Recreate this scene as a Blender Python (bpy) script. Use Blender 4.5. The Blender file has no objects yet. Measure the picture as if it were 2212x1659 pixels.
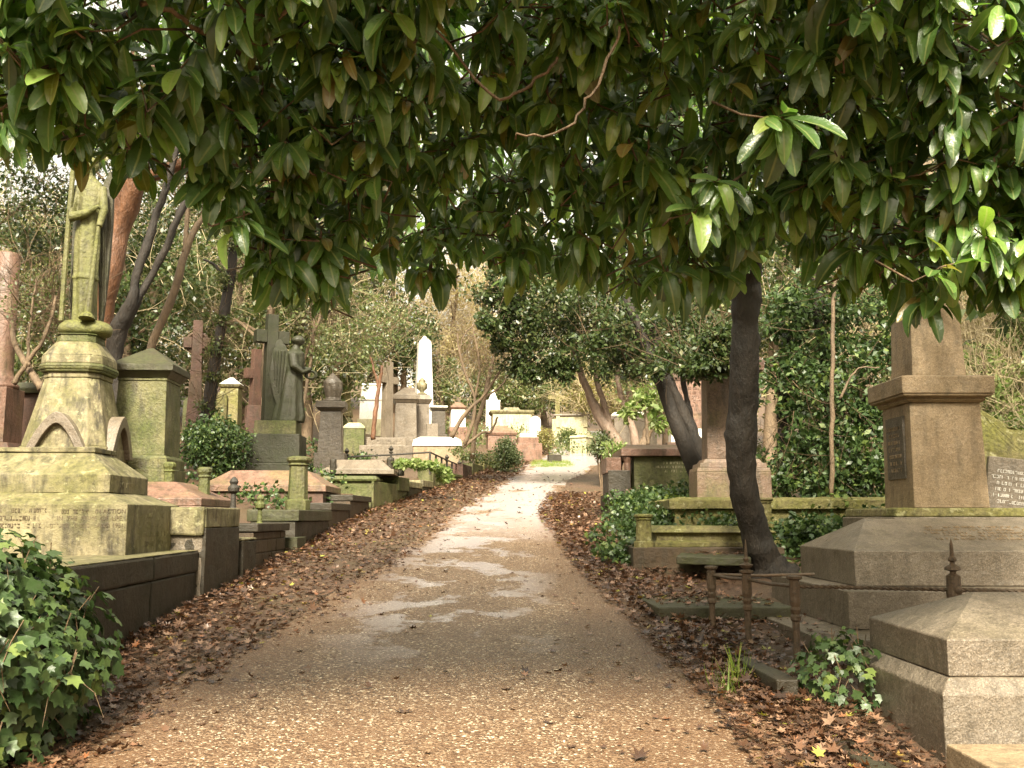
import bpy, bmesh, math, random
import numpy as np
from mathutils import Vector, Matrix, Euler
random.seed(7); RNG = np.random.default_rng(11)
sc = bpy.context.scene
COL = sc.collection
PI = math.pi
# ------------------------------------------------------------------ camera
F = 2050.0; CX = 1106.0; CY = 829.5
PITCH = math.atan(288 / F); SP, CP = math.sin(PITCH), math.cos(PITCH)
cam_d = bpy.data.cameras.new('camera'); cam = bpy.data.objects.new('camera', cam_d); COL.objects.link(cam)
cam_d.sensor_width = 36; cam_d.lens = F / 2212 * 36; cam_d.clip_start = .05; cam_d.clip_end = 2000
cam.rotation_euler = (PI / 2 + PITCH, 0, 0); sc.camera = cam

def P(px, py, Y):
    u = (px - CX) / F; v = (CY - py) / F
    yc = CP - v * SP; zc = SP + v * CP
    return Vector((Y * u / yc, Y, Y * zc / yc))

def interp(x, xs, ys):
    return float(np.interp(x, xs, ys))
# ------------------------------------------------------------------ terrain
def gp(Y):
    if Y < 0: return -1.6 + .06 * Y if Y > -30 else -3.4
    if Y < 48: return -1.6 + .075 * Y + .0008 * Y * Y
    if Y < 160: return -1.6 + .075 * 48 + .0008 * 48 * 48 + (Y - 48) * .13
    return 18.4 + (Y - 160) * .03
def xl(Y): return interp(Y, [-30, 14, 18.6, 26, 32, 38, 46, 60, 200], [-2.98, -2.98, -2.85, -1.55, -.7, .5, 2.2, 3.0, 3.0])
def pl(Y): return interp(Y, [-30, 5.9, 7.6, 12, 18.6, 26, 35, 44.5, 60, 200], [-2.3, -2.3, -2.05, -1.6, -1.15, -.4, .6, 2.2, 3.4, 3.4])
def pm(Y): return interp(Y, [-30, 6, 7.6, 12, 18.6, 26, 35, 44.5, 60, 200], [.42, .42, .40, .33, .40, 1.15, 3.1, 4.5, 5.8, 5.8])
def pr(Y): return interp(Y, [-30, 6, 12, 18.6, 26, 35, 44.5, 60, 200], [1.45, 1.45, 1.0, .75, 1.4, 3.35, 4.7, 6.1, 6.1])
def ter(X, Y):
    z = gp(Y); a = xl(Y); b = pr(Y) + .5
    if X < a:
        d = a - X
        z += .35 * min(1, max(0, d - .1) / .3) + (min(.05 * max(0, d - .5), 1) + min(.13 * max(0, d - 3), 5)) * min(1, max(0, (Y + 5) / 15))
    elif X > b:
        d = X - b
        z += min(.12 * max(0, d - .8), 4) * min(1, max(0, (Y - 4) / 10))
    return z
# ------------------------------------------------------------------ materials
def new_mat(name):
    m = bpy.data.materials.new(name); m.use_nodes = True
    nt = m.node_tree; nt.nodes.clear(); return m, nt
def N(nt, t, **kw):
    n = nt.nodes.new(t)
    for k, v in kw.items():
        if k.startswith('i_'):
            key = k[2:]
            key = int(key) if key.isdigit() else key.replace('_', ' ')
            n.inputs[key].default_value = v
        else: setattr(n, k, v)
    return n
def mixc(nt, a, b, fac, mode='MIX'):
    n = nt.nodes.new('ShaderNodeMix'); n.data_type = 'RGBA'; n.blend_type = mode; n.clamp_factor = True
    L = nt.links
    for sock, val in ((n.inputs[0], fac), (n.inputs[6], a), (n.inputs[7], b)):
        if isinstance(val, bpy.types.NodeSocket): L.new(val, sock)
        elif isinstance(val, (int, float)): sock.default_value = val
        else: sock.default_value = (*val, 1)
    return n.outputs[2]
def ramp(nt, fac, lo, hi, a=0.0, b=1.0):
    n = nt.nodes.new('ShaderNodeMapRange'); n.clamp = True
    n.inputs[1].default_value = lo; n.inputs[2].default_value = hi; n.inputs[3].default_value = a; n.inputs[4].default_value = b
    nt.links.new(fac, n.inputs[0]); return n.outputs[0]
def math_(nt, op, a, b=0.0):
    n = nt.nodes.new('ShaderNodeMath'); n.operation = op
    for s, v in ((n.inputs[0], a), (n.inputs[1], b)):
        if isinstance(v, bpy.types.NodeSocket): nt.links.new(v, s)
        else: s.default_value = v
    return n.outputs[0]
def noise(nt, vec, scale, detail=4, rough=.55, sc3=None):
    if sc3:
        m = nt.nodes.new('ShaderNodeMapping'); m.inputs['Scale'].default_value = sc3
        nt.links.new(vec, m.inputs[0]); vec = m.outputs[0]
    n = nt.nodes.new('ShaderNodeTexNoise'); n.inputs['Scale'].default_value = scale
    n.inputs['Detail'].default_value = detail; n.inputs['Roughness'].default_value = rough
    nt.links.new(vec, n.inputs['Vector']); return n.outputs[0]
def finish(nt, col, rough, normal=None, spec=.5, extra=None):
    b = nt.nodes.new('ShaderNodeBsdfPrincipled'); L = nt.links
    if isinstance(col, bpy.types.NodeSocket): L.new(col, b.inputs['Base Color'])
    else: b.inputs['Base Color'].default_value = (*col, 1)
    if isinstance(rough, bpy.types.NodeSocket): L.new(rough, b.inputs['Roughness'])
    else: b.inputs['Roughness'].default_value = rough
    b.inputs['Specular IOR Level'].default_value = spec
    if normal is not None: L.new(normal, b.inputs['Normal'])
    o = nt.nodes.new('ShaderNodeOutputMaterial')
    out = b.outputs[0]
    if extra is not None:
        tr = nt.nodes.new('ShaderNodeBsdfTranslucent'); L.new(col if isinstance(col, bpy.types.NodeSocket) else col, tr.inputs[0]) if isinstance(col, bpy.types.NodeSocket) else None
        if isinstance(extra[0], bpy.types.NodeSocket): L.new(extra[0], tr.inputs[0])
        mx = nt.nodes.new('ShaderNodeMixShader'); mx.inputs[0].default_value = extra[1]
        L.new(out, mx.inputs[1]); L.new(tr.outputs[0], mx.inputs[2]); out = mx.outputs[0]
    L.new(out, o.inputs[0])
def bump(nt, h, strength, dist, prev=None):
    b = nt.nodes.new('ShaderNodeBump'); b.inputs['Strength'].default_value = strength; b.inputs['Distance'].default_value = dist
    nt.links.new(h, b.inputs['Height'])
    if prev is not None: nt.links.new(prev, b.inputs['Normal'])
    return b.outputs[0]

def stone(name, c1, c2, moss=.3, speck=.0, rough=.55, stain=.5, mossc=(.17, .16, .035), fine=1.0, lichen=.0):
    m, nt = new_mat(name)
    g = nt.nodes.new('ShaderNodeNewGeometry'); pos = g.outputs['Position']
    n1 = noise(nt, pos, 2.3, 6, .65)
    col = mixc(nt, c1, c2, ramp(nt, n1, .35, .65))
    n2 = noise(nt, pos, 24, 6, .75); n8 = noise(nt, pos, 110, 2, .6)
    col = mixc(nt, col, tuple(x * .42 for x in c1), math_(nt, 'MULTIPLY', ramp(nt, n2, .48, .66), .75 * fine))
    col = mixc(nt, col, tuple(min(.85, x * 1.5) for x in c2), math_(nt, 'MULTIPLY', ramp(nt, n8, .52, .68), .5 * fine))
    if speck > 0:
        v = nt.nodes.new('ShaderNodeTexVoronoi'); v.inputs['Scale'].default_value = 150; nt.links.new(pos, v.inputs['Vector'])
        sep = nt.nodes.new('ShaderNodeSeparateColor'); nt.links.new(v.outputs['Color'], sep.inputs[0])
        col = mixc(nt, col, tuple(x * .35 for x in c1), math_(nt, 'MULTIPLY', ramp(nt, sep.outputs[0], .6, .7), speck))
        col = mixc(nt, col, tuple(min(.8, x * 1.8) for x in c2), math_(nt, 'MULTIPLY', ramp(nt, sep.outputs[1], .78, .85), speck * .8))
    # rain streak stains
    n3 = noise(nt, pos, 6, 5, .6, (1.6, 1.6, .4))
    col = mixc(nt, col, (.035, .028, .016), math_(nt, 'MULTIPLY', ramp(nt, n3, .47, .66), min(1, stain * 1.25)))
    # moss / algae
    n4 = noise(nt, pos, 1.7, 8, .72)
    sepn = nt.nodes.new('ShaderNodeSeparateXYZ'); nt.links.new(g.outputs['Normal'], sepn.inputs[0])
    up = math_(nt, 'MULTIPLY', math_(nt, 'ABSOLUTE', sepn.outputs[2]), .08)
    mm = ramp(nt, math_(nt, 'ADD', n4, up), .62 - moss * .35, .80 - moss * .3)
    n5 = noise(nt, pos, 24, 4, .7)
    mc = mixc(nt, mossc, tuple(x * .45 for x in mossc), ramp(nt, n5, .4, .65))
    col = mixc(nt, col, mc, math_(nt, 'MULTIPLY', mm, min(1, moss * 1.5)))
    if lichen > 0:
        n6 = noise(nt, pos, 9, 5, .7)
        col = mixc(nt, col, (.42, .40, .22), math_(nt, 'MULTIPLY', ramp(nt, n6, .58, .64), lichen))
    h = bump(nt, n2, .6, .02)
    h = bump(nt, n1, .6, .05, h)
    if moss > .5: h = bump(nt, n5, .5, .015, h)
    finish(nt, col, ramp(nt, n4, .3, .7, rough - .12, rough + .2), h, .5)
    return m

M = {}
M['mossy'] = stone('mossy_sandstone', (.25, .21, .12), (.16, .14, .07), .45, 0, .62, .75, (.13, .125, .03), lichen=.4)
M['olive'] = stone('algae_limestone', (.15, .135, .055), (.09, .09, .028), .6, 0, .55, .6, (.07, .085, .014))
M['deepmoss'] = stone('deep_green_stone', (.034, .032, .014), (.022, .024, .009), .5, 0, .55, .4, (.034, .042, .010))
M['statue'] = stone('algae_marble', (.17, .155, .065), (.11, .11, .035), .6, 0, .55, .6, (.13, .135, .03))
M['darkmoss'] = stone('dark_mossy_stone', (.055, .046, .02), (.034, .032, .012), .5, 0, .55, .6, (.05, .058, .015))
M['darkwall'] = stone('shaded_dark_stone', (.034, .024, .012), (.020, .016, .008), .3, 0, .5, .6, (.05, .05, .018))  # stone colour darkened to hold the shade of path-facing walls
M['brownwall'] = stone('damp_brown_brick', (.085, .052, .026), (.05, .032, .016), .3, 0, .6, .6, (.08, .08, .02))
M['granite'] = stone('grey_brown_granite', (.135, .106, .074), (.19, .155, .115), .14, .45, .36, .3, (.16, .14, .05), fine=.5)
M['granite_tan'] = stone('tan_granite', (.25, .175, .10), (.32, .235, .145), .05, .3, .5, .3, (.16, .14, .05), fine=.5)
M['darkgranite'] = stone('dark_grey_granite', (.06, .048, .034), (.088, .07, .05), .15, .7, .35, .3, (.1, .1, .03), fine=.5)
M['pink'] = stone('pink_granite', (.165, .088, .058), (.225, .13, .092), .3, .4, .4, .5, (.16, .15, .04), fine=.5)
M['brownpink'] = stone('brown_pink_granite', (.125, .075, .048), (.175, .115, .08), .35, .4, .45, .5, (.13, .13, .03))
M['redstone'] = stone('red_sandstone', (.115, .055, .036), (.075, .038, .025), .3, .2, .6, .4, (.1, .09, .03))
M['pale'] = stone('pale_portland_stone', (.50, .45, .31), (.38, .345, .20), .35, 0, .6, .3, (.38, .38, .10))
M['white'] = stone('white_marble', (.75, .72, .64), (.66, .62, .55), .05, .15, .5, .15, (.4, .4, .15))
M['yellowmoss'] = stone('yellow_lichen_stone', (.15, .12, .05), (.21, .18, .07), .6, 0, .7, .5, (.15, .145, .03), lichen=.45)
M['iron'] = stone('rusted_iron', (.075, .055, .035), (.13, .08, .045), .1, 0, .55, .3, (.10, .09, .03))
M['blackiron'] = stone('black_iron', (.022, .020, .015), (.04, .032, .022), .1, 0, .5, .2, (.05, .05, .02))
M['greeniron'] = stone('algae_cast_iron', (.09, .09, .035), (.06, .07, .02), .6, 0, .5, .3, (.12, .13, .03))

M['faded'] = stone('faded_letter_stone', (.10, .07, .04), (.12, .09, .05), .2, 0, .6, .3)
def leaf_mat(name, cols, rough=.35, trans=.3, transc=None, spec=.5, veins=False):
    m, nt = new_mat(name)
    g = nt.nodes.new('ShaderNodeNewGeometry'); r = g.outputs['Random Per Island']
    cr = nt.nodes.new('ShaderNodeValToRGB'); nt.links.new(r, cr.inputs[0])
    el = cr.color_ramp.elements
    while len(el) < len(cols): el.new(.5)
    for i, (p, c) in enumerate(cols): el[i].position = p; el[i].color = (*c, 1)
    col = cr.outputs[0]
    n = noise(nt, g.outputs['Position'], 30, 3)
    col = mixc(nt, col, (.03, .03, .008), math_(nt, 'MULTIPLY', ramp(nt, n, .5, .8), .35))
    nrm = bump(nt, n, .25, .01)
    if veins:
        at = nt.nodes.new('ShaderNodeAttribute'); at.attribute_name = 'rib'; sp = nt.nodes.new('ShaderNodeSeparateColor'); 
        col = mixc(nt, col, (.30, .34, .12), math_(nt, 'MULTIPLY', ramp(nt, at.outputs['Fac'], .84, .96), .6))
        n9 = noise(nt, g.outputs['Position'], 75, 2); nrm = bump(nt, n9, .35, .006, nrm)
    h = nt.nodes.new('ShaderNodeHueSaturation'); h.inputs['Value'].default_value = 1.9; h.inputs['Saturation'].default_value = 1.15
    nt.links.new(col, h.inputs['Color'])
    finish(nt, col, ramp(nt, n, .3, .7, rough - .08, rough + .12), nrm, spec, (h.outputs[0], trans))
    return m
M['laurel'] = leaf_mat('laurel_leaf', [(0, (.046, .092, .022)), (.4, (.082, .155, .036)), (.75, (.125, .22, .050)), (.92, (.24, .36, .075)), (.975, (.16, .16, .035)), (.995, (.24, .19, .06))], .33, .36, spec=.85, veins=True)
M['holly'] = leaf_mat('holly_leaf', [(0, (.025, .045, .014)), (.6, (.05, .075, .022)), (.9, (.085, .11, .035)), (1, (.13, .13, .05))], .35, .22)
M['olivefol'] = leaf_mat('olive_foliage', [(0, (.045, .068, .018)), (.5, (.085, .12, .032)), (.85, (.16, .185, .06)), (1, (.32, .31, .16))], .42, .35, spec=.8)
M['glowfol'] = leaf_mat('painted_glow_foliage', [(0, (.26, .23, .10)), (.5, (.42, .37, .19)), (1, (.60, .53, .32))], .6, .5)  # pale leaf colour paints in the bright glow of the far centre
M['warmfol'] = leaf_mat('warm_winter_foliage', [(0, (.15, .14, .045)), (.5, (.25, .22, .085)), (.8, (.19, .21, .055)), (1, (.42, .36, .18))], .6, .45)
M['ivy'] = leaf_mat('ivy_leaf', [(0, (.025, .050, .014)), (.5, (.045, .08, .023)), (.85, (.075, .12, .035)), (.97, (.15, .20, .05))], .42, .2, spec=.5)
M['bushfol'] = leaf_mat('box_bush_leaf', [(0, (.05, .07, .025)), (.6, (.085, .11, .045)), (1, (.14, .17, .07))], .45, .3)
M['brightfol'] = leaf_mat('bright_shrub_leaf', [(0, (.10, .15, .04)), (.5, (.17, .23, .07)), (1, (.33, .38, .16))], .35, .4)
M['grass'] = leaf_mat('grass_blade', [(0, (.10, .17, .02)), (.6, (.18, .26, .04)), (1, (.30, .32, .08))], .5, .4)
M['litter'] = leaf_mat('dead_leaf', [(0, (.035, .017, .010)), (.4, (.085, .042, .023)), (.7, (.145, .075, .042)), (.92, (.26, .16, .10)), (.975, (.22, .08, .03)), (.99, (.34, .34, .06))], .38, .12, spec=.6)
def bark(name, c1, c2, rough=.7):
    m, nt = new_mat(name); g = nt.nodes.new('ShaderNodeNewGeometry'); pos = g.outputs['Position']
    n1 = noise(nt, pos, 5, 6, .65, (1.5, 1.5, .5)); n2 = noise(nt, pos, 30, 4, .7, (1, 1, .4))
    col = mixc(nt, c1, c2, ramp(nt, n1, .35, .65)); col = mixc(nt, col, tuple(x * .35 for x in c1), math_(nt, 'MULTIPLY', ramp(nt, n2, .5, .7), .7))
    finish(nt, col, rough, bump(nt, n2, .7, .03, bump(nt, n1, .6, .06))); return m
M['bark'] = bark('dark_bark', (.011, .0075, .0045), (.024, .016, .009))
M['redbark'] = bark('reddish_bark', (.10, .045, .022), (.19, .085, .038), .5)
M['brownbark'] = bark('brown_bark', (.11, .075, .045), (.19, .13, .075))
M['palebark'] = bark('pale_smooth_bark', (.19, .135, .095), (.28, .20, .15), .45)
M['twig'] = bark('twig_bark', (.085, .055, .028), (.16, .10, .05))
M['palet'] = bark('pale_twig', (.42, .33, .19), (.56, .46, .28))  # twig colour lightened to paint in the far sunlight

# gravel path
def path_mat():
    m, nt = new_mat('gravel_path'); g = nt.nodes.new('ShaderNodeNewGeometry'); pos = g.outputs['Position']
    v = nt.nodes.new('ShaderNodeTexVoronoi'); v.inputs['Scale'].default_value = 62; nt.links.new(pos, v.inputs['Vector'])
    v2 = nt.nodes.new('ShaderNodeTexVoronoi'); v2.inputs['Scale'].default_value = 110; nt.links.new(pos, v2.inputs['Vector'])
    nz = noise(nt, pos, 16, 3, .6); cmix = mixc(nt, v.outputs['Color'], v2.outputs['Color'], ramp(nt, nz, .46, .54))
    sep = nt.nodes.new('ShaderNodeSeparateColor'); nt.links.new(cmix, sep.inputs[0])
    cr = nt.nodes.new('ShaderNodeValToRGB'); nt.links.new(sep.outputs[0], cr.inputs[0])
    el = cr.color_ramp.elements
    for p, c in ((.3, (.105, .058, .030)), (.62, (.175, .106, .058)), (.87, (.28, .19, .115)), (.965, (.60, .49, .35))):
        e = el.new(p); e.color = (*c, 1)
    el[0].color = (.045, .025, .013, 1); el[-1].color = (.8, .72, .55, 1)
    stones = cr.outputs[0]
    n1 = noise(nt, pos, 1.1, 6, .62)
    n2 = noise(nt, pos, 9, 5, .7)
    n3 = noise(nt, pos, 60, 4, .7); att = nt.nodes.new('ShaderNodeAttribute'); att.attribute_name = 'worn_edge'
    dirt = mixc(nt, (.10, .052, .026), (.15, .083, .043), ramp(nt, n3, .35, .65))
    gm = ramp(nt, math_(nt, 'SUBTRACT', math_(nt, 'ADD', math_(nt, 'MULTIPLY', n1, .6), math_(nt, 'MULTIPLY', n2, .4)), math_(nt, 'MULTIPLY', att.outputs['Fac'], .24)), .36, .52)
    sx = nt.nodes.new('ShaderNodeSeparateXYZ'); nt.links.new(pos, sx.inputs[0])
    col = mixc(nt, dirt, stones, ramp(nt, gm, 0, 1, .45, 1))
    # damp asphalt patches along the middle; pale colour paints in the sky reflection
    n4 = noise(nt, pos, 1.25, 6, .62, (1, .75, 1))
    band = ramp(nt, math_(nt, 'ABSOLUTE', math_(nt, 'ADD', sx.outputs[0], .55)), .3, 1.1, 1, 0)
    wet_sheen = math_(nt, 'MULTIPLY', ramp(nt, math_(nt, 'ADD', n4, math_(nt, 'MULTIPLY', n2, .12)), .575, .63), math_(nt, 'MULTIPLY', band, ramp(nt, sx.outputs[1], 6.6, 8.6)))
    far_sheen = math_(nt, 'MULTIPLY', ramp(nt, sx.outputs[1], 14, 19), ramp(nt, math_(nt, 'SUBTRACT', n4, math_(nt, 'MULTIPLY', att.outputs['Fac'], .2)), .33, .42)); wet_sheen = math_(nt, 'MAXIMUM', wet_sheen, far_sheen)  # far path: painted pale sheen over nearly the whole width
    col = mixc(nt, col, (.40, .36, .37), math_(nt, 'MULTIPLY', wet_sheen, .8))
    dry = nt.nodes.new('ShaderNodeMath'); dry.operation = 'SUBTRACT'; dry.inputs[0].default_value = 1; nt.links.new(wet_sheen, dry.inputs[1])
    hb = math_(nt, 'MULTIPLY', v.outputs['Distance'], dry.outputs[0])
    nb = nt.nodes.new('ShaderNodeBump'); nb.invert = True; nb.inputs['Strength'].default_value = .8; nb.inputs['Distance'].default_value = .012
    nt.links.new(hb, nb.inputs['Height'])
    nrm = bump(nt, math_(nt, 'MULTIPLY', n2, dry.outputs[0]), .3, .015, nb.outputs[0])
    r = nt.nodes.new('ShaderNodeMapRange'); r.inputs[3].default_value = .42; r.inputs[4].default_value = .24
    nt.links.new(wet_sheen, r.inputs[0])
    finish(nt, col, r.outputs[0], nrm, .5); return m
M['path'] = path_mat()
def soil_mat(name, c1, c2, c3, green=.0):
    m, nt = new_mat(name); g = nt.nodes.new('ShaderNodeNewGeometry'); pos = g.outputs['Position']
    n1 = noise(nt, pos, .9, 6, .65); n2 = noise(nt, pos, 14, 6, .7); n3 = noise(nt, pos, 70, 3, .7)
    col = mixc(nt, c1, c2, ramp(nt, n2, .35, .65)); col = mixc(nt, col, c3, ramp(nt, n3, .52, .7))
    if green: col = mixc(nt, col, (.06, .09, .02), math_(nt, 'MULTIPLY', ramp(nt, n1, .45, .6), green))
    finish(nt, col, .55, bump(nt, n3, .8, .02, bump(nt, n2, .8, .05))); return m
M['soil'] = soil_mat('leafy_soil', (.07, .04, .022), (.12, .07, .04), (.19, .11, .065), .15)
M['grasssoil'] = soil_mat('grassy_soil', (.08, .09, .02), (.10, .12, .03), (.14, .15, .04), .9)

# ------------------------------------------------------------------ mesh helpers
class MB:
    def __init__(s): s.v = []; s.f = []
    def add(s, vs, fs):
        o = len(s.v); s.v += [tuple(v) for v in vs]; s.f += [tuple(i + o for i in f) for f in fs]; return s
    def loft(s, loops, cap=True):
        n = len(loops[0]); vs = [p for l in loops for p in l]; fs = []
        for k in range(len(loops) - 1):
            for i in range(n):
                j = (i + 1) % n; fs.append((k * n + i, k * n + j, (k + 1) * n + j, (k + 1) * n + i))
        if cap:
            fs.append(tuple(range(n - 1, -1, -1))); fs.append(tuple((len(loops) - 1) * n + i for i in range(n)))
        return s.add(vs, fs)
    def tiers(s, secs, cx=0, cy=0, ch=0):
        """secs: (z, half width, half depth)"""
        L = []
        for z, hx, hy in secs:
            if ch: c = ch * min(hx, hy); q = [(-hx + c, -hy), (hx - c, -hy), (hx, -hy + c), (hx, hy - c), (hx - c, hy), (-hx + c, hy), (-hx, hy - c), (-hx, -hy + c)]
            else: q = [(-hx, -hy), (hx, -hy), (hx, hy), (-hx, hy)]
            L.append([(cx + a, cy + b, z) for a, b in q])
        return s.loft(L)
    def box(s, x0, x1, y0, y1, z0, z1):
        return s.tiers([(z0, (x1 - x0) / 2, (y1 - y0) / 2), (z1, (x1 - x0) / 2, (y1 - y0) / 2)], (x0 + x1) / 2, (y0 + y1) / 2)
    def lathe(s, prof, cx=0, cy=0, n=14, fold=0, k=0, ex=1, ey=1):
        L = []
        for r, z in prof:
            L.append([(cx + ex * r * (1 + fold * math.cos(k * a)) * math.cos(a), cy + ey * r * (1 + fold * math.cos(k * a)) * math.sin(a), z) for a in [2 * PI * i / n for i in range(n)]])
        return s.loft(L)
    def tube(s, pts, rad, n=8):
        pts = [Vector(p) for p in pts]; L = []; a = None
        for i, p in enumerate(pts):
            t = (pts[min(i + 1, len(pts) - 1)] - pts[max(i - 1, 0)]).normalized()
            if a is None or (a - t * a.dot(t)).length < .05: a = t.cross(Vector((0, 0, 1)) if abs(t.z) < .9 else Vector((1, 0, 0))).normalized()
            else: a = (a - t * a.dot(t)).normalized()
            b = t.cross(a).normalized()
            r = rad[i] if hasattr(rad, '__len__') else rad
            L.append([p + a * r * math.cos(2 * PI * k / n) + b * r * math.sin(2 * PI * k / n) for k in range(n)])
        return s.loft(L)
    def extr(s, poly, y0, y1):
        """poly in xz extruded along y"""
        n = len(poly)
        vs = [(x, y0, z) for x, z in poly] + [(x, y1, z) for x, z in poly]
        fs = [tuple(range(n)), tuple(range(2 * n - 1, n - 1, -1))] + [(i, i + n, (i + 1) % n + n, (i + 1) % n) for i in range(n)]
        return s.add(vs, fs)
    def xf(s, mat):
        s.v = [tuple(mat @ Vector(v)) for v in s.v]; return s
    def build(s, name, mat, parent=None, bevel=0, smooth=False, remesh=0, label=None):
        me = bpy.data.meshes.new(name); me.from_pydata(s.v, [], s.f); me.update()
        if remesh == 0:
            bm = bmesh.new(); bm.from_mesh(me); bmesh.ops.recalc_face_normals(bm, faces=bm.faces); bm.to_mesh(me); bm.free()
        o = bpy.data.objects.new(name, me); COL.objects.link(o); me.materials.append(M[mat] if isinstance(mat, str) else mat)
        if parent is not None: o.parent = parent
        if smooth: me.shade_smooth()
        if bevel:
            b = o.modifiers.new('bevel', 'BEVEL'); b.width = bevel; b.segments = 2; b.limit_method = 'ANGLE'; b.angle_limit = .6
        if remesh:
            r = o.modifiers.new('remesh', 'REMESH'); r.mode = 'VOXEL'; r.voxel_size = remesh; r.use_smooth_shade = True
            q = o.modifiers.new('smooth', 'SMOOTH'); q.iterations = 3; q.factor = .5
        if label: o['label'] = label
        return o
def tag(o, label=None, cat=None, group=None, kind=None):
    if label: o['label'] = label
    if cat: o['category'] = cat
    if group: o['group'] = group
    if kind: o['kind'] = kind
    elif cat: o['kind'] = 'thing'
    return o
def empty(name, label, cat, loc, rz=0, group=None):
    o = bpy.data.objects.new(name, None); COL.objects.link(o); o.location = loc; o.rotation_euler = (0, 0, rz); o.empty_display_size = .2
    return tag(o, label, cat, group)
def roughen(o, amp, scale=.3, sub=0):
    if sub:
        q = o.modifiers.new('sub', 'SUBSURF'); q.subdivision_type = 'SIMPLE'; q.levels = q.render_levels = sub
    t = bpy.data.textures.get('rough%s' % scale) or bpy.data.textures.new('rough%s' % scale, 'CLOUDS'); t.noise_scale = scale
    d = o.modifiers.new('disp', 'DISPLACE'); d.texture = t; d.strength = amp; d.mid_level = .5; d.texture_coords = 'GLOBAL'
    return o

def pix(name, label, cat, cx, Yc, rows, dr=1.0, rz=0, group=None, z0=None, bev=.008, ch=0, cx_row=0, tilt=0):
    """rows: (part, top pixel row, bottom width px, top width px, material) stacked upwards; Yc is the depth of the centre"""
    def wd(wpx, py):
        v = (CY - py) / F; k = F * (CP - v * SP)
        return wpx * Yc / (k + wpx * dr / 2)
    w = wd(rows[cx_row][2], rows[cx_row][1]); X = P(cx, rows[cx_row][1], Yc - w * dr / 2).x
    g = ter(X, Yc) - .15 if z0 is None else z0
    T = empty(name, label, cat, (X, Yc, g), rz, group)
    if tilt: T.rotation_euler = (0, tilt, rz)
    zs = [g]; parts = {}; order = []
    for r in rows:
        wt = wd(r[3], r[1]); z = P(0, r[1], Yc - wt * dr / 2).z; zs.append(max(z, zs[-1] + .004))
    for i, r in enumerate(rows):
        d = r[5] if len(r) > 5 else dr
        wb, wt = wd(r[2], r[1]), wd(r[3], r[1])
        key = r[0]
        if key not in parts: parts[key] = (MB(), r[4]); order.append(key)
        parts[key][0].tiers([(zs[i] - g, wb / 2, wb * d / 2), (zs[i + 1] - g, wt / 2, wt * d / 2)], ch=ch)
    for k in order:
        parts[k][0].build(k, parts[k][1], T, bev)
    T['ztop'] = zs[-1] - g
    return T
def mpp(Y): return Y / F

def text(parent, body, size, loc, rz=0, mat='darkgranite', tilt=0, align='RIGHT', name='inscription'):
    cu = bpy.data.curves.new(name, 'FONT'); cu.body = body; cu.size = size; cu.extrude = .002; cu.align_x = align; cu.space_line = 1.15
    tmp = bpy.data.objects.new('tmp', cu); COL.objects.link(tmp)
    bpy.context.view_layer.update()
    me = bpy.data.meshes.new_from_object(tmp.evaluated_get(bpy.context.evaluated_depsgraph_get())); bpy.data.objects.remove(tmp)
    o = bpy.data.objects.new(name, me); COL.objects.link(o); me.materials.clear(); me.materials.append(M[mat])
    o.parent = parent; o.location = loc; o.rotation_euler = Euler((PI / 2 - tilt, 0, rz)); return o
def worn(parent, w, h, lines, loc, rz=0, mat='darkgranite', tilt=0, seed=0):
    """rows of worn, unreadable letter strokes cut in the face"""
    rr = random.Random(seed); b = MB(); lh = h / lines
    for i in range(lines):
        x = -w / 2 * rr.uniform(.7, 1); xe = -x; z = h / 2 - (i + .5) * lh
        while x < xe:
            cw = lh * rr.uniform(.22, .4)
            if rr.random() > .17:
                hh = lh * .26
                if rr.random() < .6: b.box(x, x + lh * .07, -.002, .002, z - hh, z + hh)
                if rr.random() < .6: b.box(x, x + cw * .8, -.0025, .002, z + hh * .7, z + hh)
                if rr.random() < .5: b.box(x, x + cw * .8, -.0025, .002, z - hh, z - hh * .7)
                if rr.random() < .5: b.box(x + cw * .7, x + cw * .7 + lh * .07, -.003, .002, z - hh, z + hh)
            x += cw * 1.25
    o = b.build('inscription', mat, parent); o.location = loc; o.rotation_euler = (-tilt, 0, rz); return o

# ---- many-leaf meshes (numpy)
def np_mesh(name, V, Fc, mat, parent=None, smooth=False):
    me = bpy.data.meshes.new(name); V = np.ascontiguousarray(V, dtype=np.float32); Fc = np.ascontiguousarray(Fc, dtype=np.int32)
    k = Fc.shape[1]; n = len(Fc)
    me.vertices.add(len(V)); me.vertices.foreach_set('co', V.ravel())
    me.loops.add(n * k); me.loops.foreach_set('vertex_index', Fc.ravel())
    me.polygons.add(n); me.polygons.foreach_set('loop_start', np.arange(0, n * k, k, dtype=np.int32))
    if smooth: me.polygons.foreach_set('use_smooth', np.ones(n, dtype=bool))
    me.update(calc_edges=True)
    o = bpy.data.objects.new(name, me); COL.objects.link(o); me.materials.append(M[mat])
    if parent is not None: o.parent = parent
    return o
def T_laurel():
    rows = [(0, .02, 0), (.10, .42, .005), (.32, .86, .0), (.58, 1.0, -.03), (.80, .84, -.10), (.94, .48, -.16), (1.0, .10, -.19)]
    V = []; Fq = []
    for t, w, z in rows:
        hw = w * .185; V += [(-hw, t, z + .06 * w), (0, t, z), (hw, t, z + .06 * w)]
    for i in range(len(rows) - 1):
        a = i * 3; Fq += [(a, a + 1, a + 4, a + 3), (a + 1, a + 2, a + 5, a + 4)]
    return np.array(V), np.array(Fq)
def T_diamond(): return np.array([(0, 0, 0), (.27, .45, .05), (0, 1, -.05), (-.27, .45, .05)]), np.array([(0, 1, 2, 3)])
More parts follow.
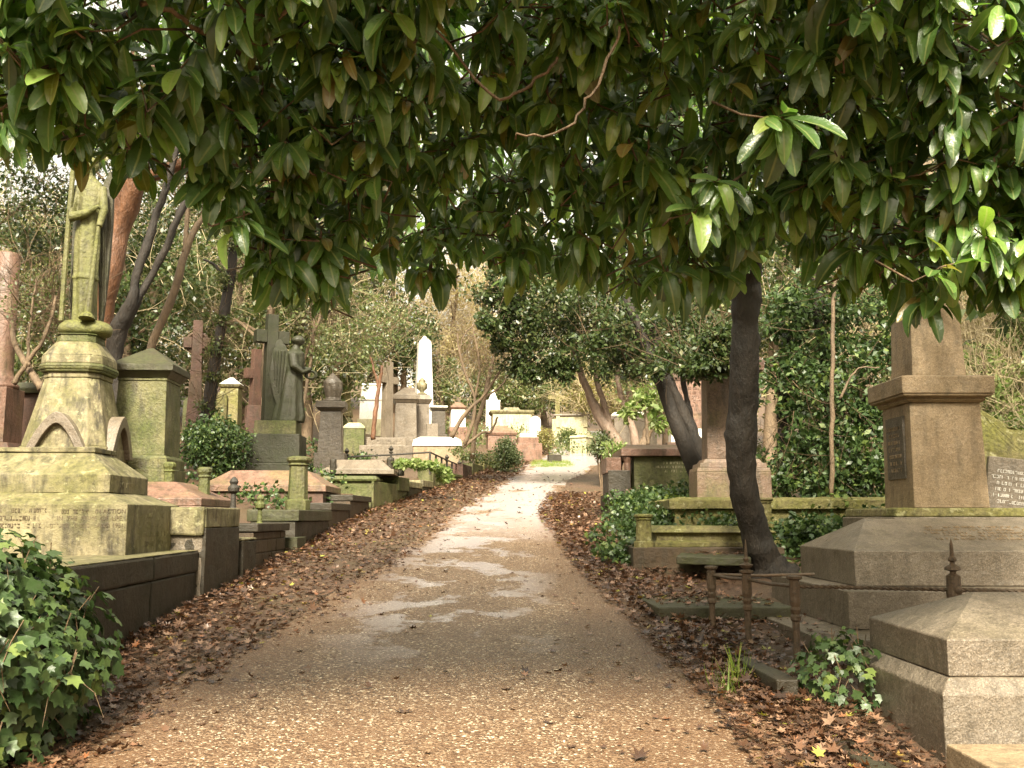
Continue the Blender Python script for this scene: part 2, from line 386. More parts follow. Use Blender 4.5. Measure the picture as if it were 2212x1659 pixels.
def T_lobed(lob, n=None, base=True):
    V = [(0, .42, -.03)]; m = len(lob)
    for a, r, z in lob: V.append((r * math.sin(a), .42 + r * math.cos(a), z))
    Fq = [(0, 1 + i, 1 + (i + 1) % m) for i in range(m)]
    return np.array(V), np.array(Fq)
T_IVY = T_lobed([(0, .58, -.06), (.5, .33, .02), (.95, .50, -.02), (1.45, .30, .03), (2.1, .46, -.03), (3.14, .30, .02), (-2.1, .46, -.03), (-1.45, .30, .03), (-.95, .50, -.02), (-.5, .33, .02)])
T_DEAD = T_lobed([(0, .55, .10), (.4, .26, .0), (.8, .52, .12), (1.3, .24, .0), (1.9, .45, .09), (2.6, .2, 0), (3.14, .42, .04), (-2.5, .2, 0), (-1.8, .42, .08), (-1.25, .22, -.02), (-.85, .52, .14), (-.4, .26, 0)])
T_LAUREL = T_laurel(); T_DIA = T_diamond()
T_GRASS = (np.array([(-.02, 0, 0), (.02, 0, 0), (.018, .5, .0), (-.018, .5, .0), (0, 1, -.2)]), None)
def scatter(pos, dirs, nrm, size, T):
    """pos (n,3), dirs = leaf axis, nrm = approximate normal, size (n,)"""
    tv, tf = T; n = len(pos)
    d = dirs / (np.linalg.norm(dirs, axis=1, keepdims=True) + 1e-9)
    s = np.cross(d, nrm); s /= (np.linalg.norm(s, axis=1, keepdims=True) + 1e-9)
    u = np.cross(s, d)
    V = pos[:, None, :] + size[:, None, None] * (tv[None, :, 0:1] * s[:, None, :] + tv[None, :, 1:2] * d[:, None, :] + tv[None, :, 2:3] * u[:, None, :])
    Fc = (tf[None, :, :] + (np.arange(n) * len(tv))[:, None, None]).reshape(-1, tf.shape[1])
    return V.reshape(-1, 3), Fc
def rnd(n): v = RNG.normal(size=(n, 3)); return v / (np.linalg.norm(v, axis=1, keepdims=True) + 1e-9)
def foliage(name, centers, sig, n, size, mat, parent=None, T=None, up=.5, droop=.3, flat=1.0, origin=None):
    """leaf clumps around centres"""
    centers = np.asarray(centers, dtype=float); k = len(centers)
    idx = RNG.integers(0, k, n); sg = np.asarray(sig)[idx] if hasattr(sig, '__len__') else np.full(n, sig)
    off = rnd(n) * (RNG.random((n, 1)) ** .45); off[:, 2] *= flat
    pos = centers[idx] + off * sg[:, None] * 1.25
    dirs = rnd(n) + off * .8; dirs[:, 2] -= droop
    nr = rnd(n); nr[:, 2] += up; nr += off * .5
    sz = size * RNG.uniform(.65, 1.35, n)
    if origin is not None: pos = pos - np.asarray(origin)
    V, Fc = scatter(pos, dirs, nr, sz, T or T_DIA)
    return np_mesh(name, V, Fc, mat, parent)

exec_order = []
# =================================================================== setting
def grid_sheet(name, cols, rows, zf, mat):
    V = []; nx = len(cols)
    for Y in rows:
        a = xl(Y); b = pr(Y) + .5
        for c in cols:
            X = a + c if c <= 0 else (b + (c - 100) if c >= 100 else a + (b - a) * c / 10)
            V.append((X, Y, zf(X, Y)))
    Fc = [(j * nx + i, j * nx + i + 1, (j + 1) * nx + i + 1, (j + 1) * nx + i) for j in range(len(rows) - 1) for i in range(nx - 1)]
    o = np_mesh(name, np.array(V), np.array(Fc), mat, smooth=True); return tag(o, kind='structure')
ROWS = [-300, -150, -60, -30, -15, -8] + [x * .5 for x in range(-10, 60)] + list(range(30, 62, 1)) + list(range(62, 120, 4)) + [130, 150, 160, 200, 260, 400]
cols = [-400, -150, -60, -35, -25, -18] + [-14 + i for i in range(9)] + [-5 + .5 * i for i in range(9)] + [-.7, -.5, -.4, -.3, -.2, -.1, 0, 1, 2, 3, 4, 5, 6, 7, 8, 9, 100] + [100 + .5 * i for i in range(1, 10)] + [105 + i for i in range(0, 12)] + [118, 122, 130, 150, 200, 500]
grid_sheet('ground', cols, ROWS, ter, 'soil')
def strip(name, fa, fb, y0, y1, dz, mat, n=8, edge=lambda t: max(0, 1 - t / .3)):
    rows = [r for r in ROWS if y0 <= r <= y1]; V = []
    for Y in rows:
        a, b = fa(Y), fb(Y)
        for i in range(n + 1): V.append((a + (b - a) * i / n, Y, gp(Y) + (dz if 0 < i < n else dz * .4)))
    Fc = [(j * (n + 1) + i, j * (n + 1) + i + 1, (j + 1) * (n + 1) + i + 1, (j + 1) * (n + 1) + i) for j in range(len(rows) - 1) for i in range(n)]
    o = np_mesh(name, np.array(V), np.array(Fc), mat, smooth=True); at = o.data.attributes.new('worn_edge', 'FLOAT', 'POINT')
    at.data.foreach_set('value', np.array([edge(i / n) for _ in rows for i in range(n + 1)], dtype=np.float32)); return tag(o, kind='structure')
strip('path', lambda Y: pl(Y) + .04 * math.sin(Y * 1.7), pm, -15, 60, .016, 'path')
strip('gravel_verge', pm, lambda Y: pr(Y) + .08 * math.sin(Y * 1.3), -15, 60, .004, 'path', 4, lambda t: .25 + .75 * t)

# =================================================================== left side
# ---- stepped tomb with the inscription
RZ = math.radians(3)
c0 = P(271, 1178, 8.1); zl = P(325, 1207, 7.6).z; T1 = empty('stepped_tomb', 'large stepped mossy tomb inscribed IN THE PRIME OF LIFE, above the ivy', 'tomb', (c0.x, 8.1, zl), RZ)
g1 = gp(5.6) - zl - .2
zt = lambda px, py, Y: P(px, py, Y).z - zl
b = MB()
b.box(-2.9, .265, -2.0, -.11, g1, -.20); b.box(-2.9, .262, -.09, 1.52, g1, -.20); 
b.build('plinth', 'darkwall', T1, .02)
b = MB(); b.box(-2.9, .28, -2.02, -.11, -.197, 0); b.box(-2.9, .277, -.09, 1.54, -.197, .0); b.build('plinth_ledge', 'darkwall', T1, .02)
b = MB(); b.box(-2.9, .27, -2.01, 1.53, .002, .008); b.build('ledge_moss', 'mossy', T1)
W1, D1 = 2.3, 1.5
def hip(secs, mat, name, T=T1, bev=.006):
    b = MB(); b.tiers([(z, (W1 - 2 * i) / 2, (D1 - 2 * i) / 2) for z, i in secs], -W1 / 2, D1 / 2); return b.build(name, mat, T, bev)
z1 = zt(274, 1089, 8.1); z2 = zt(236, 1065, 8.34); z3 = zt(236, 1025, 8.34); z4 = zt(205, 978, 8.6); z5 = zt(210, 967, 8.6)
hip([(0, 0), (z1, 0), (z2, .24)], 'mossy', 'lower_block')
hip([(z2 + .002, .245), (z3, .245), (z4, .50)], 'mossy', 'upper_block')
hip([(z4 + .002, .48), (z5, .48)], 'mossy', 'top_slab')
text(T1, 'IN ACTION', .050, (-.01, -.003, z1 - .075), 0, 'faded')
text(T1, 'IN  THE  PRIME  OF  LIFE,', .050, (-.03, -.003, z1 - .135), 0, 'faded')
text(T1, 'AND 1951,', .050, (-.01, -.003, z1 - .195), 0, 'faded')
worn(T1, .9, .19, 3, (-1.12, -.003, z1 - .115), 0, 'faded', seed=2); worn(T1, .36, .06, 1, (-.46, -.003, z1 - .06), 0, 'faded', seed=8); worn(T1, .36, .06, 1, (-.46, -.003, z1 - .18), 0, 'faded', seed=6)
worn(T1, .62, .34, 4, (.003, .75, z1 - .22), PI / 2, 'mossy', seed=3)
worn(T1, .62, .09, 1, (-.242, .75, (z2 + z3) / 2), PI / 2, 'mossy', seed=5)

# ---- gothic statue pedestal with robed figure
Yc = 12.6
T = pix('robed_angel_monument', 'tall mossy robed angel statue on a tapered pedestal with pointed arches', 'monument', 118, Yc, [
    ('pedestal', 962, 190, 190, 'mossy'), ('pedestal', 815, 182, 116, 'mossy'), ('pedestal', 803, 120, 120, 'mossy'),
    ('cornice', 797, 130, 134, 'olive'), ('cornice', 790, 136, 140, 'olive'), ('cornice', 783, 140, 136, 'olive'),
    ('shoulder', 765, 132, 130, 'mossy'), ('shoulder', 737, 130, 86, 'granite'),
    ('drum', 722, 84, 82, 'olive'), ('drum', 719, 88, 88, 'olive')], 1, RZ, ch=.32, bev=.012)
k = mpp(Yc)
zt_ = T['ztop']
def arch(T, w, h, z0, y, rot, inw):
    """pointed arch moulding on a face; rot turns it round the pedestal"""
    def pts(W, H):
        R = W * 1.15
        L = []
        for i in range(9):
            a = i / 8; x = -W + W * a; L.append((x, H * math.sin(a * PI / 2) ** .9 if 0 else H * (1 - (1 - a) ** 1.7)))
        return L + [(-x, z) for x, z in reversed(L[:-1])]
    o, i_ = pts(w, h), pts(w * .72, h * .74)
    poly = o + list(reversed(i_)); n = len(o); vs = []; fs = []
    for yy in (-.05, .12):
        vs += [(x, yy, z) for x, z in o] + [(x, yy + (.0 if yy < 0 else 0), z) for x, z in i_]
    m = 2 * n
    for q in range(n - 1):
        fs += [(q, q + 1, n + q + 1, n + q), (m + q, m + n + q, m + n + q + 1, m + q + 1), (q, m + q, m + q + 1, q + 1), (n + q, n + q + 1, m + n + q + 1, m + n + q)]
    fs += [(0, n, m + n, m), (n - 1, m + n - 1, m + 2 * n - 1, 2 * n - 1)]
    b = MB(); b.add(vs, fs); b.v = [(x, yy + y, z + z0) for x, yy, z in b.v]; b.xf(Matrix.Rotation(rot, 4, 'Z')); b.build('arch_moulding', 'granite', T, .008)
    b = MB(); b.extr([(x * .98, z) for x, z in i_], .03, .14); b.v = [(x, yy + y, z + z0) for x, yy, z in b.v]; b.xf(Matrix.Rotation(rot, 4, 'Z')); b.build('arch_panel', 'mossy', T)
zb = P(0, 985, 12).z - T.location.z
for rot in (0, PI / 2): arch(T, 66 * k, 92 * k, zb, -95 * k, rot, .7)
def draped(b, secs, n=28, k=9, cx=0, cy=0):
    """secs: (z, rx, ry, x, y, fold)"""
    L = []
    for z, rx, ry, x, y, fo in secs:
        L.append([(cx + x + rx * (1 + fo * math.cos(k * a + z * 1.5) + fo * .5 * math.cos((k * 2 - 3) * a)) * math.cos(a), cy + y + ry * (1 + fo * math.cos(k * a + z * 1.5)) * math.sin(a), z) for a in [2 * PI * i / n for i in range(n)]])
    b.loft(L)
def head(b, x, y, z, r, face=(0, -1), hair=True):
    """head with brow, nose, chin and hair; face gives the direction looked at"""
    fx, fy = face; L = []; n = 16
    for i in range(11):
        ph = -PI / 2 + PI * i / 10; zz = z + r * 1.25 * math.sin(ph); rr = r * max(.02, math.cos(ph)) * (1 if ph > -.3 else .9)
        row = []
        for q in range(n):
            a = 2 * PI * q / n; dx, dy = math.cos(a), math.sin(a); fr = dx * fx + dy * fy
            e = 1 + (.10 if fr > .97 and -.35 < math.sin(ph) < .1 else 0) + (.12 if fr < .2 and math.sin(ph) > -.5 and hair else 0)
            row.append((x + rr * e * dx, y + rr * e * dy, zz))
        L.append(row)
    b.loft(L)
S = empty('x', None, None, (0, 0, 0)); bpy.data.objects.remove(S)
# rocky mound under the figure
b = MB(); rr = random.Random(2); z0 = zt_
for i in range(9):
    a = rr.random() * 6.28; q = rr.uniform(.05, .22)
    b.lathe([(.05, z0 - .02), (.17, z0 + .02), (.19, z0 + .10), (.12, z0 + .19), (.02, z0 + .22)], q * math.cos(a), q * math.sin(a) * .8, 8, ex=rr.uniform(.9, 1.3))
b.build('rock_mound', 'statue', T, remesh=.035)
zf = z0 + .20; H = (677 - 335) * k * 1.12
b = MB()
draped(b, [(zf - .03, .20, .17, .02, 0, .07), (zf + .1, .19, .17, .02, 0, .10), (zf + H * .25, .19, .17, 0, 0, .10), (zf + H * .45, .20, .165, -.01, 0, .08), (zf + H * .58, .19, .15, -.01, 0, .05), (zf + H * .68, .20, .15, 0, 0, .04), (zf + H * .78, .22, .14, 0, 0, .03), (zf + H * .83, .17, .11, 0, 0, .0), (zf + H * .86, .065, .065, 0, 0, 0), (zf + H * .9, .055, .06, 0, -.01, 0)], 36, 7)
head(b, 0, -.02, zf + H * .93, .105)
draped(b, [(zf + H * .25 - .01, .215, .19, 0, 0, .09), (zf + H * .27, .20, .18, 0, 0, .08)], 36, 7)
b.tube([(-.20, -.02, zf + H * .80), (-.26, -.10, zf + H * .66), (-.20, -.20, zf + H * .60), (.02, -.22, zf + H * .62), (.16, -.18, zf + H * .66)], [.07, .075, .075, .06, .045], 10)
b.tube([(.2, -.02, zf + H * .80), (.27, -.08, zf + H * .66), (.24, -.16, zf + H * .55)], [.07, .07, .05], 10)
b.tube([(.16, -.17, zf + H * .66), (.20, -.16, zf + H * .67), (.24, -.14, zf + H * .67)], [.04, .03, .02], 6)
b.xf(Matrix.Diagonal((.80, .9, 1, 1))); b.build('figure', 'statue', T, remesh=.012)
b = MB(); b.tube([(-.27, -.19, zf - .02), (-.265, -.18, zf + H * .5), (-.25, -.15, zf + H)], .042, 8); b.xf(Matrix.Diagonal((.80, .9, 1, 1))); b.build('staff', 'statue', T)
b = MB(); b.tube([(.17, -.24, zf + .0), (.17, -.235, zf + .03), (.17, -.22, zf + .09), (.19, -.21, zf + .45), (.23, -.16, zf + H * .55)], [.13, .12, .06, .045, .03], 12); b.xf(Matrix.Diagonal((.80, .9, 1, 1))); b.build('trumpet', 'statue', T)
def wing(sx):
    W = [(.05, .62), (.16, .86), (.26, .93), (.33, .86), (.35, .6), (.33, .3), (.28, .02), (.22, -.0), (.16, .3), (.08, .5)]
    b = MB(); b.extr([(sx * x, zf + H * z) for x, z in W], .12, .2)
    for i in range(5):
        b.tube([(sx * (.10 + .03 * i), .11, zf + H * (.62 + .03 * i)), (sx * (.24 + .022 * i), .11, zf + H * .04 + i * .05)], [.022, .01], 5)
    b.xf(Matrix.Diagonal((.76, .9, 1, 1))); return b.build('wing', 'darkmoss', T, .01)
wing(-1); wing(1)

# ---- block pedestal with pyramid cap
pix('capped_block_monument', 'tall square moss green pedestal with a shallow pyramid cap, right of the robed angel', 'monument', 288, 13.6, [
    ('base', 1012, 138, 138, 'olive'), ('base', 990, 132, 132, 'olive'), ('base', 983, 130, 120, 'granite'),
    ('shaft', 822, 112, 102, 'olive'), ('shaft', 816, 106, 106, 'olive'),
    ('cap', 800, 106, 130, 'darkmoss'), ('cap', 786, 138, 138, 'darkmoss'), ('cap', 752, 138, 8, 'granite')], 1, RZ)
# ---- pink column and red pedestals at the left edge
T = pix('pink_column_monument', 'polished pink granite column on a red pedestal, cut by the left edge of the photo', 'monument', -58, 15, [
    ('base', 980, 160, 150, 'redstone'), ('base', 955, 150, 120, 'redstone'), ('pedestal', 835, 78, 78, 'pink')], 1, 0)
k = mpp(15); z0 = T['ztop']; b = MB(); b.lathe([(.30, z0), (.30, z0 + .06), (.25, z0 + .10), (.27, z0 + .15), (.22, z0 + .2), (.20, z0 + .3), (.18, z0 + 2.2), (.17, z0 + 2.22)], n=24); b.build('column', 'pink', T, smooth=True)
pix('red_coped_monument', 'red sandstone pedestal with a heavy dark coping, between the pink column and the robed angel', 'monument', 62, 16.5, [
    ('base', 960, 130, 130, 'redstone'), ('shaft', 850, 84, 78, 'redstone'), ('coping', 838, 100, 106, 'darkmoss'), ('coping', 826, 106, 96, 'darkmoss')], 1, 0)

# ---- rugged brown cross
def cross(T, z0, h, w, t, span, armz, mat, cap=0, rz=0, armh=None):
    b = MB(); b.tiers([(z0, w / 2, t / 2), (z0 + h, w / 2 * .85, t / 2 * .85)]); 
    a = armh or w
    b.box(-span / 2, -w / 2 * .95, -t / 2 * .98, t / 2 * .98, z0 + armz - a / 2, z0 + armz + a / 2); b.box(w / 2 * .95, span / 2, -t / 2 * .98, t / 2 * .98, z0 + armz - a / 2, z0 + armz + a / 2)
    o = b.build('cross', mat, T, .008); o.rotation_euler[2] = rz; return o
T = pix('brown_wheel_cross', 'weathered brown wheel head cross on a tapering base, behind the capped block pedestal', 'cross monument', 406, 21, [
    ('base', 990, 52, 50, 'redstone'), ('base', 930, 50, 40, 'redstone'), ('shaft', 800, 34, 24, 'redstone')], 1, .3)
k = mpp(21); z0 = T['ztop']; c = cross(T, z0 - .3, 112 * k + .3, .24, .2, .58, 62 * k + .3, 'redstone')
b = MB(); b.tube([(.23 * math.cos(a), 0, z0 + 62 * k + .23 * math.sin(a)) for a in [i * PI / 10 for i in range(21)]], .045, 6); b.build('wheel', 'redstone', T)

# ---- angel against a cross
Yc = 20.2; k = mpp(Yc)
T = pix('angel_cross_monument', 'dark green angel in profile leaning beside a tall plain cross on a two step base', 'monument', 585, Yc, [
    ('lower_base', 1000, 116, 116, 'deepmoss'), ('lower_base', 937, 112, 110, 'deepmoss'), ('upper_base', 908, 90, 88, 'olive')], .95, math.radians(4), bev=.012)
z0 = T['ztop']
o = cross(T, z0, 238 * k, .27, .25, .72, 188 * k, 'deepmoss', rz=.5); o.location = (-.22, .06, 0)
b = MB(); q = 196 * k
draped(b, [(z0 - .01, .24, .22, .14, -.05, .05), (z0 + .12, .24, .2, .15, -.05, .09), (z0 + q * .2, .2, .17, .16, -.05, .09), (z0 + q * .42, .165, .14, .18, -.05, .06), (z0 + q * .55, .14, .12, .20, -.05, .04), (z0 + q * .68, .16, .13, .20, -.05, .03), (z0 + q * .77, .15, .13, .21, -.05, .02), (z0 + q * .81, .07, .07, .22, -.05, 0), (z0 + q * .86, .05, .05, .23, -.05, 0)], 30, 8)
head(b, .26, -.05, z0 + q * .91, .095, (1, 0))
b.tube([(.20, -.17, z0 + q * .75), (.24, -.22, z0 + q * .60), (.36, -.2, z0 + q * .54), (.46, -.15, z0 + q * .58)], [.07, .075, .06, .035], 8)
b.tube([(.20, .08, z0 + q * .75), (.27, .1, z0 + q * .62), (.46, 0, z0 + q * .6)], [.06, .06, .035], 8)
b.xf(Matrix.Diagonal((1.45, 1.4, 1, 1))); b.build('figure', 'deepmoss', T, remesh=.018)
b = MB(); b.tube([(.47 + .07 * math.sin(a), -.12, z0 + q * .52 + .08 * math.cos(a)) for a in [i * PI / 6 for i in range(13)]], .028, 6); b.xf(Matrix.Diagonal((1.45, 1.4, 1, 1))); b.build('wreath', 'deepmoss', T)
for s, yy in ((0, -.16), (1, .06)):
    W = [(.14, .72), (.06, .86), (.02, .92), (-.04, .90), (-.10, .74), (-.13, .5), (-.06, .28), (.02, .12), (.06, .3), (.1, .5)]
    b = MB(); b.extr([(x, z0 + q * z) for x, z in W], yy, yy + .05)
    for i in range(4): b.tube([(.08 - .05 * i, yy - .012, z0 + q * .78), (.04 - .03 * i, yy - .012, z0 + q * (.25 + .07 * i))], [.018, .008], 5)
    b.xf(Matrix.Diagonal((1.45, 1.4, 1, 1))); b.build('wing', 'deepmoss', T, .01)
# ---- dark granite urn pedestal
Yc = 20.9; k = mpp(Yc)
T = pix('draped_urn_monument', 'dark speckled granite pedestal topped by a draped urn, right of the angel and cross', 'monument', 708, Yc, [
    ('base', 978, 66, 66, 'darkgranite'), ('shaft', 888, 52, 44, 'darkgranite'), ('slab', 880, 46, 60, 'darkgranite'), ('slab', 866, 64, 64, 'darkgranite')], 1, math.radians(5))
z0 = T['ztop']; b = MB()
b.lathe([(.17, z0), (.17, z0 + .05), (.08, z0 + .08), (.06, z0 + .14), (.13, z0 + .24), (.155, z0 + .36), (.13, z0 + .45), (.10, z0 + .47), (.03, z0 + .55), (.0, z0 + .6)], n=18)
draped(b, [(z0 + .06, .12, .12, .02, 0, .1), (z0 + .25, .16, .15, .02, 0, .09), (z0 + .4, .17, .15, .01, 0, .06), (z0 + .5, .08, .08, 0, 0, .04), (z0 + .56, .03, .03, 0, 0, 0)], 24, 7)
b.xf(Matrix.Translation((0, 0, z0)) @ Matrix.Diagonal((1.27, 1.27, 1.15, 1)) @ Matrix.Translation((0, 0, -z0))); b.build('urn', 'darkgranite', T, remesh=.02)

# ---- pink hipped tomb cap near, and pier walls of the left verge
def hiptomb(name, label, X0, X1, Y0, Y1, secs, mat, rz=0, cat='tomb', bev=.008, group=None, mats=None):
    """secs: (z, inset, part)"""
    cx, cy = (X0 + X1) / 2, (Y0 + Y1) / 2; zb = secs[0][0]
    T = empty(name, label, cat, (cx, cy, zb), rz, group); cur = None; b = None; last = None; i = 0
    for z, ins, part in secs:
        if part != cur:
            if b is not None and len(b_s) > 1: MB().tiers([(q, (X1 - X0) / 2 - w, (Y1 - Y0) / 2 - w) for q, w in b_s]).build(cur, (mats or {}).get(cur, mat), T, bev)
            cur = part; b_s = []; b = 1
        b_s.append((z - zb + (.002 if not b_s else 0), ins))
    MB().tiers([(q, (X1 - X0) / 2 - w, (Y1 - Y0) / 2 - w) for q, w in b_s]).build(cur, (mats or {}).get(cur, mat), T, bev)
    return T
def px2x(px, py, Y): return P(px, py, Y).x
Y0 = 10.7
xr = px2x(425, 1075, Y0)
zA, zB, zC = P(425, 1093, Y0).z, P(425, 1076, Y0).z, P(355, 1040, Y0 + .35).z
hiptomb('pink_hipped_tomb', 'low pink granite tomb with a pyramid top, behind the tall dark pier', xr - 1.9, xr, Y0, Y0 + 1.5, [(zA - .9, .0, 'body'), (zA, 0, 'body'), (zA, .0, 'cap'), (zB, 0, 'cap'), (zC, .42, 'cap')], 'pink', RZ)

def y_at(px):
    lo, hi = 3.0, 60.0
    for _ in range(50):
        m = (lo + hi) / 2
        if CX + F * xl(m) / m / 1.0 < px: lo = m
        else: hi = m
    return (lo + hi) / 2
def pier(name, label, px0, px1, pyt, thick, mat, coping=None, gap=.012, xo=0, group='stone piers and kerbs along the left verge', courses=0, pyt1=None):
    """wall piece on the left verge; its path face runs from pixel px0 to px1"""
    Ya, Yb = y_at(px0) + gap, y_at(px1) - gap
    xa, xb = xl(Ya) + xo, xl(Yb) + xo
    rz = math.atan2(-(xb - xa), Yb - Ya); L = math.hypot(xb - xa, Yb - Ya)
    zt0 = P(px0, pyt, Ya).z; zg = gp(Ya) - .25
    if zt0 < gp(Yb) + .12: zt0 = gp(Yb) + .18
    T = empty(name, label, 'kerb wall', (xa, Ya, zg), rz, group)
    h = zt0 - zg; ct = coping[0] if coping else 0
    b = MB()
    if courses:
        ch = .16; z = 0; r = 0; hh = h - ct
        while z < hh - .01:
            z1 = min(hh, z + ch); y = 0; off = .22 if r % 2 else 0
            while y < L - .01:
                y1 = min(L, y + .44 - (off if y == 0 else 0)); b.box(-thick, 0 - .004 * ((r + int(y * 9)) % 3), y + .004, y1 - .004, z + .004, z1 - .004); y = y1
            z = z1; r += 1
        b.box(-thick + .01, -.02, .01, L - .01, 0, hh - .002)
    else: b.box(-thick, 0, 0, L, 0, h - ct)
    b.build('wall', mat, T, .01)
    if coping:
        b = MB(); o = coping[2] if len(coping) > 2 else .03
        b.box(-thick - o, o, -o * .3, L + o * .3, h - ct + .002, h); b.build('coping', coping[1], T, .012)
    return T
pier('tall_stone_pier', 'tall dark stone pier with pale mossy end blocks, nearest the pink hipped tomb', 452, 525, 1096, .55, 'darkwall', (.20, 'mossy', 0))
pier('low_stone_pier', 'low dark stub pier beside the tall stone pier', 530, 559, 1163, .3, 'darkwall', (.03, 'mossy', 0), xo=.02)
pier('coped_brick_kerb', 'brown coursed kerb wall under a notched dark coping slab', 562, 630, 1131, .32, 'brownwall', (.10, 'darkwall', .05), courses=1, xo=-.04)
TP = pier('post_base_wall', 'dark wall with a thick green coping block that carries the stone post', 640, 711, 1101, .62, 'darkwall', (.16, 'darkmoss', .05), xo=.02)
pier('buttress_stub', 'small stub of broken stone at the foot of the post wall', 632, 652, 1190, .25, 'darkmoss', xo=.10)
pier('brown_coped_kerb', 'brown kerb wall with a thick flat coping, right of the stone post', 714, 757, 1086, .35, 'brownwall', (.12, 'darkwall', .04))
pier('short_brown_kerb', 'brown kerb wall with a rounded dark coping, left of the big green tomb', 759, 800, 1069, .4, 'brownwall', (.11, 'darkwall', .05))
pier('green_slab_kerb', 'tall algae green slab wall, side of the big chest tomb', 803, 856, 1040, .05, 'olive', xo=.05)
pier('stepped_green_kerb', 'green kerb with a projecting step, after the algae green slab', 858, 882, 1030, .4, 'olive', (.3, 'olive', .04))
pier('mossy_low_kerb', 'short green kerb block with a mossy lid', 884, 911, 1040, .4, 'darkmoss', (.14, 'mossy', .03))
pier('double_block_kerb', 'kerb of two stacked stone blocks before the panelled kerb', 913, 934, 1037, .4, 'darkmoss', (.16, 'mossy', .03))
pier('slim_gate_pier', 'slim pale pier at the corner of the iron railed plot', 936, 946, 1014, .4, 'olive')
pier('panelled_kerb', 'long sloping panelled kerb under trailing ivy', 948, 998, 1027, .3, 'olive', (.08, 'olive', .03))
pier('orange_stained_kerb', 'rusty orange stained kerb slab past the panelled kerb', 1000, 1020, 1002, .3, 'redstone')
pier('green_stained_kerb', 'bright green stained kerb slab next to the orange stained one', 1021, 1045, 1000, .3, 'olive')
pier('leaning_kerb_slab', 'last weathered kerb slab before the round bush', 1046, 1068, 998, .3, 'yellowmoss')
# end blocks of the tall pier facing the camera
Ya = y_at(452)
T = empty('pier_end_wall', 'pale mossy stone blocks facing the camera, joined to the tall dark pier', 'kerb wall', (-3.6, Ya - .02, gp(Ya)), 0, None)
zz = P(420, 1096, Ya).z - gp(Ya)
b = MB(); b.box(-.62, -.03, 0, .3, zz - .27, zz); b.box(-.02, .60, -.01, .3, zz - .27, zz); b.build('upper_blocks', 'mossy', T, .02)
b = MB(); b.box(-.6, .59, .03, .3, 0, zz - .275); b.build('lower_wall', 'granite', T, .01)

def post(name, label, px, py0, py1, Y, w, mat, style='cap', group=None, cat='post', deep=.0):
    z0, z1 = P(px, py0, Y).z - deep, P(px, py1, Y).z; h = z1 - z0
    T = empty(name, label, cat, (P(px, py1, Y).x, Y, z0), .1, group); b = MB()
    if style == 'cap':
        b.lathe([(w * .62, 0), (w * .62, h * .18), (w * .5, h * .2), (w * .45, h * .82), (w * .55, h * .84), (w * .47, h * .87), (w * .6, h * .92), (w * .6, h * .97), (w * .4, h)], n=8)
    elif style == 'dome':
        b.lathe([(w * .5, 0), (w * .5, h * .85), (w * .42, h * .94), (w * .2, h)], n=8)
    elif style == 'iron':
        b.lathe([(w * .5, 0), (w * .5, h * .2), (w * .4, h * .22), (w * .4, h * .35), (w * .28, h * .37), (w * .22, h * .65), (w * .5, h * .7), (w * .55, h * .78), (w * .3, h * .84), (w * .42, h * .9), (w * .3, h * .95), (w * .1, h)], n=10)
    b.build('shaft', mat, T, .004); return T
T = TP
post('square_stone_post', 'tall green stone post with a moulded cap, standing on the thick coping block', 646, 1102, 986, 14.2, .30, 'olive')
post('round_capped_post', 'stout green iron post with a flat round cap, left of the wide pink tomb', 443, 1068, 1009, 11.5, .15, 'greeniron', deep=.4)
post('moulded_green_post', 'short green post with a moulded cap, in front of the capped block pedestal', 367, 1050, 998, 11.6, .13, 'greeniron', deep=.4)
post('slim_iron_finial', 'slim dark iron finial post in front of the wide pink tomb', 506, 1098, 1030, 11.2, .13, 'blackiron', 'iron', deep=.2)
post('brass_green_finial', 'small greenish iron finial with a round knob near the coped brick kerb', 563, 1130, 1068, 12.2, .12, 'greeniron', 'iron', deep=.2)
G = 'round topped stone posts on the big green tomb'
post('small_bollard', 'dark bollard leftmost on the big green tomb', 720, 1022, 990, 19.6, .14, 'darkwall', 'dome', G, 'bollard')
post('small_bollard', 'shortest dark bollard, behind the granite slab on the big green tomb', 743, 1010, 998, 21.4, .12, 'darkwall', 'dome', G, 'bollard')
post('small_bollard', 'tallest dark bollard, at the front right corner of the big green tomb', 844, 1026, 987, 20.3, .16, 'darkwall', 'dome', G, 'bollard')
post('small_bollard', 'dark bollard just right of the tallest one, at the end of the kerb', 867, 1028, 991, 20.9, .14, 'darkwall', 'dome', G, 'bollard')

# ---- wide pink tomb
Y0 = 16.6; xr = px2x(690, 1075, Y0)
zz = lambda px, py, Y: P(px, py, Y).z
hiptomb('wide_pink_tomb', 'long low pink granite tomb with a wide hipped lid, below the angel', xr - 2.05, xr, Y0, Y0 + 2.0,
        [(zz(690, 1100, Y0) - .7, -.12, 'plinth'), (zz(690, 1090, Y0), -.12, 'plinth'), (zz(690, 1090, Y0), 0, 'body'), (zz(690, 1062, Y0), 0, 'body'), (zz(690, 1062, Y0), -.05, 'lid'), (zz(700, 1048, Y0), -.05, 'lid'), (zz(660, 1016, Y0 + .38), .36, 'lid')], 'pink', RZ, mats={'plinth': 'olive', 'body': 'redstone'})
b = MB()
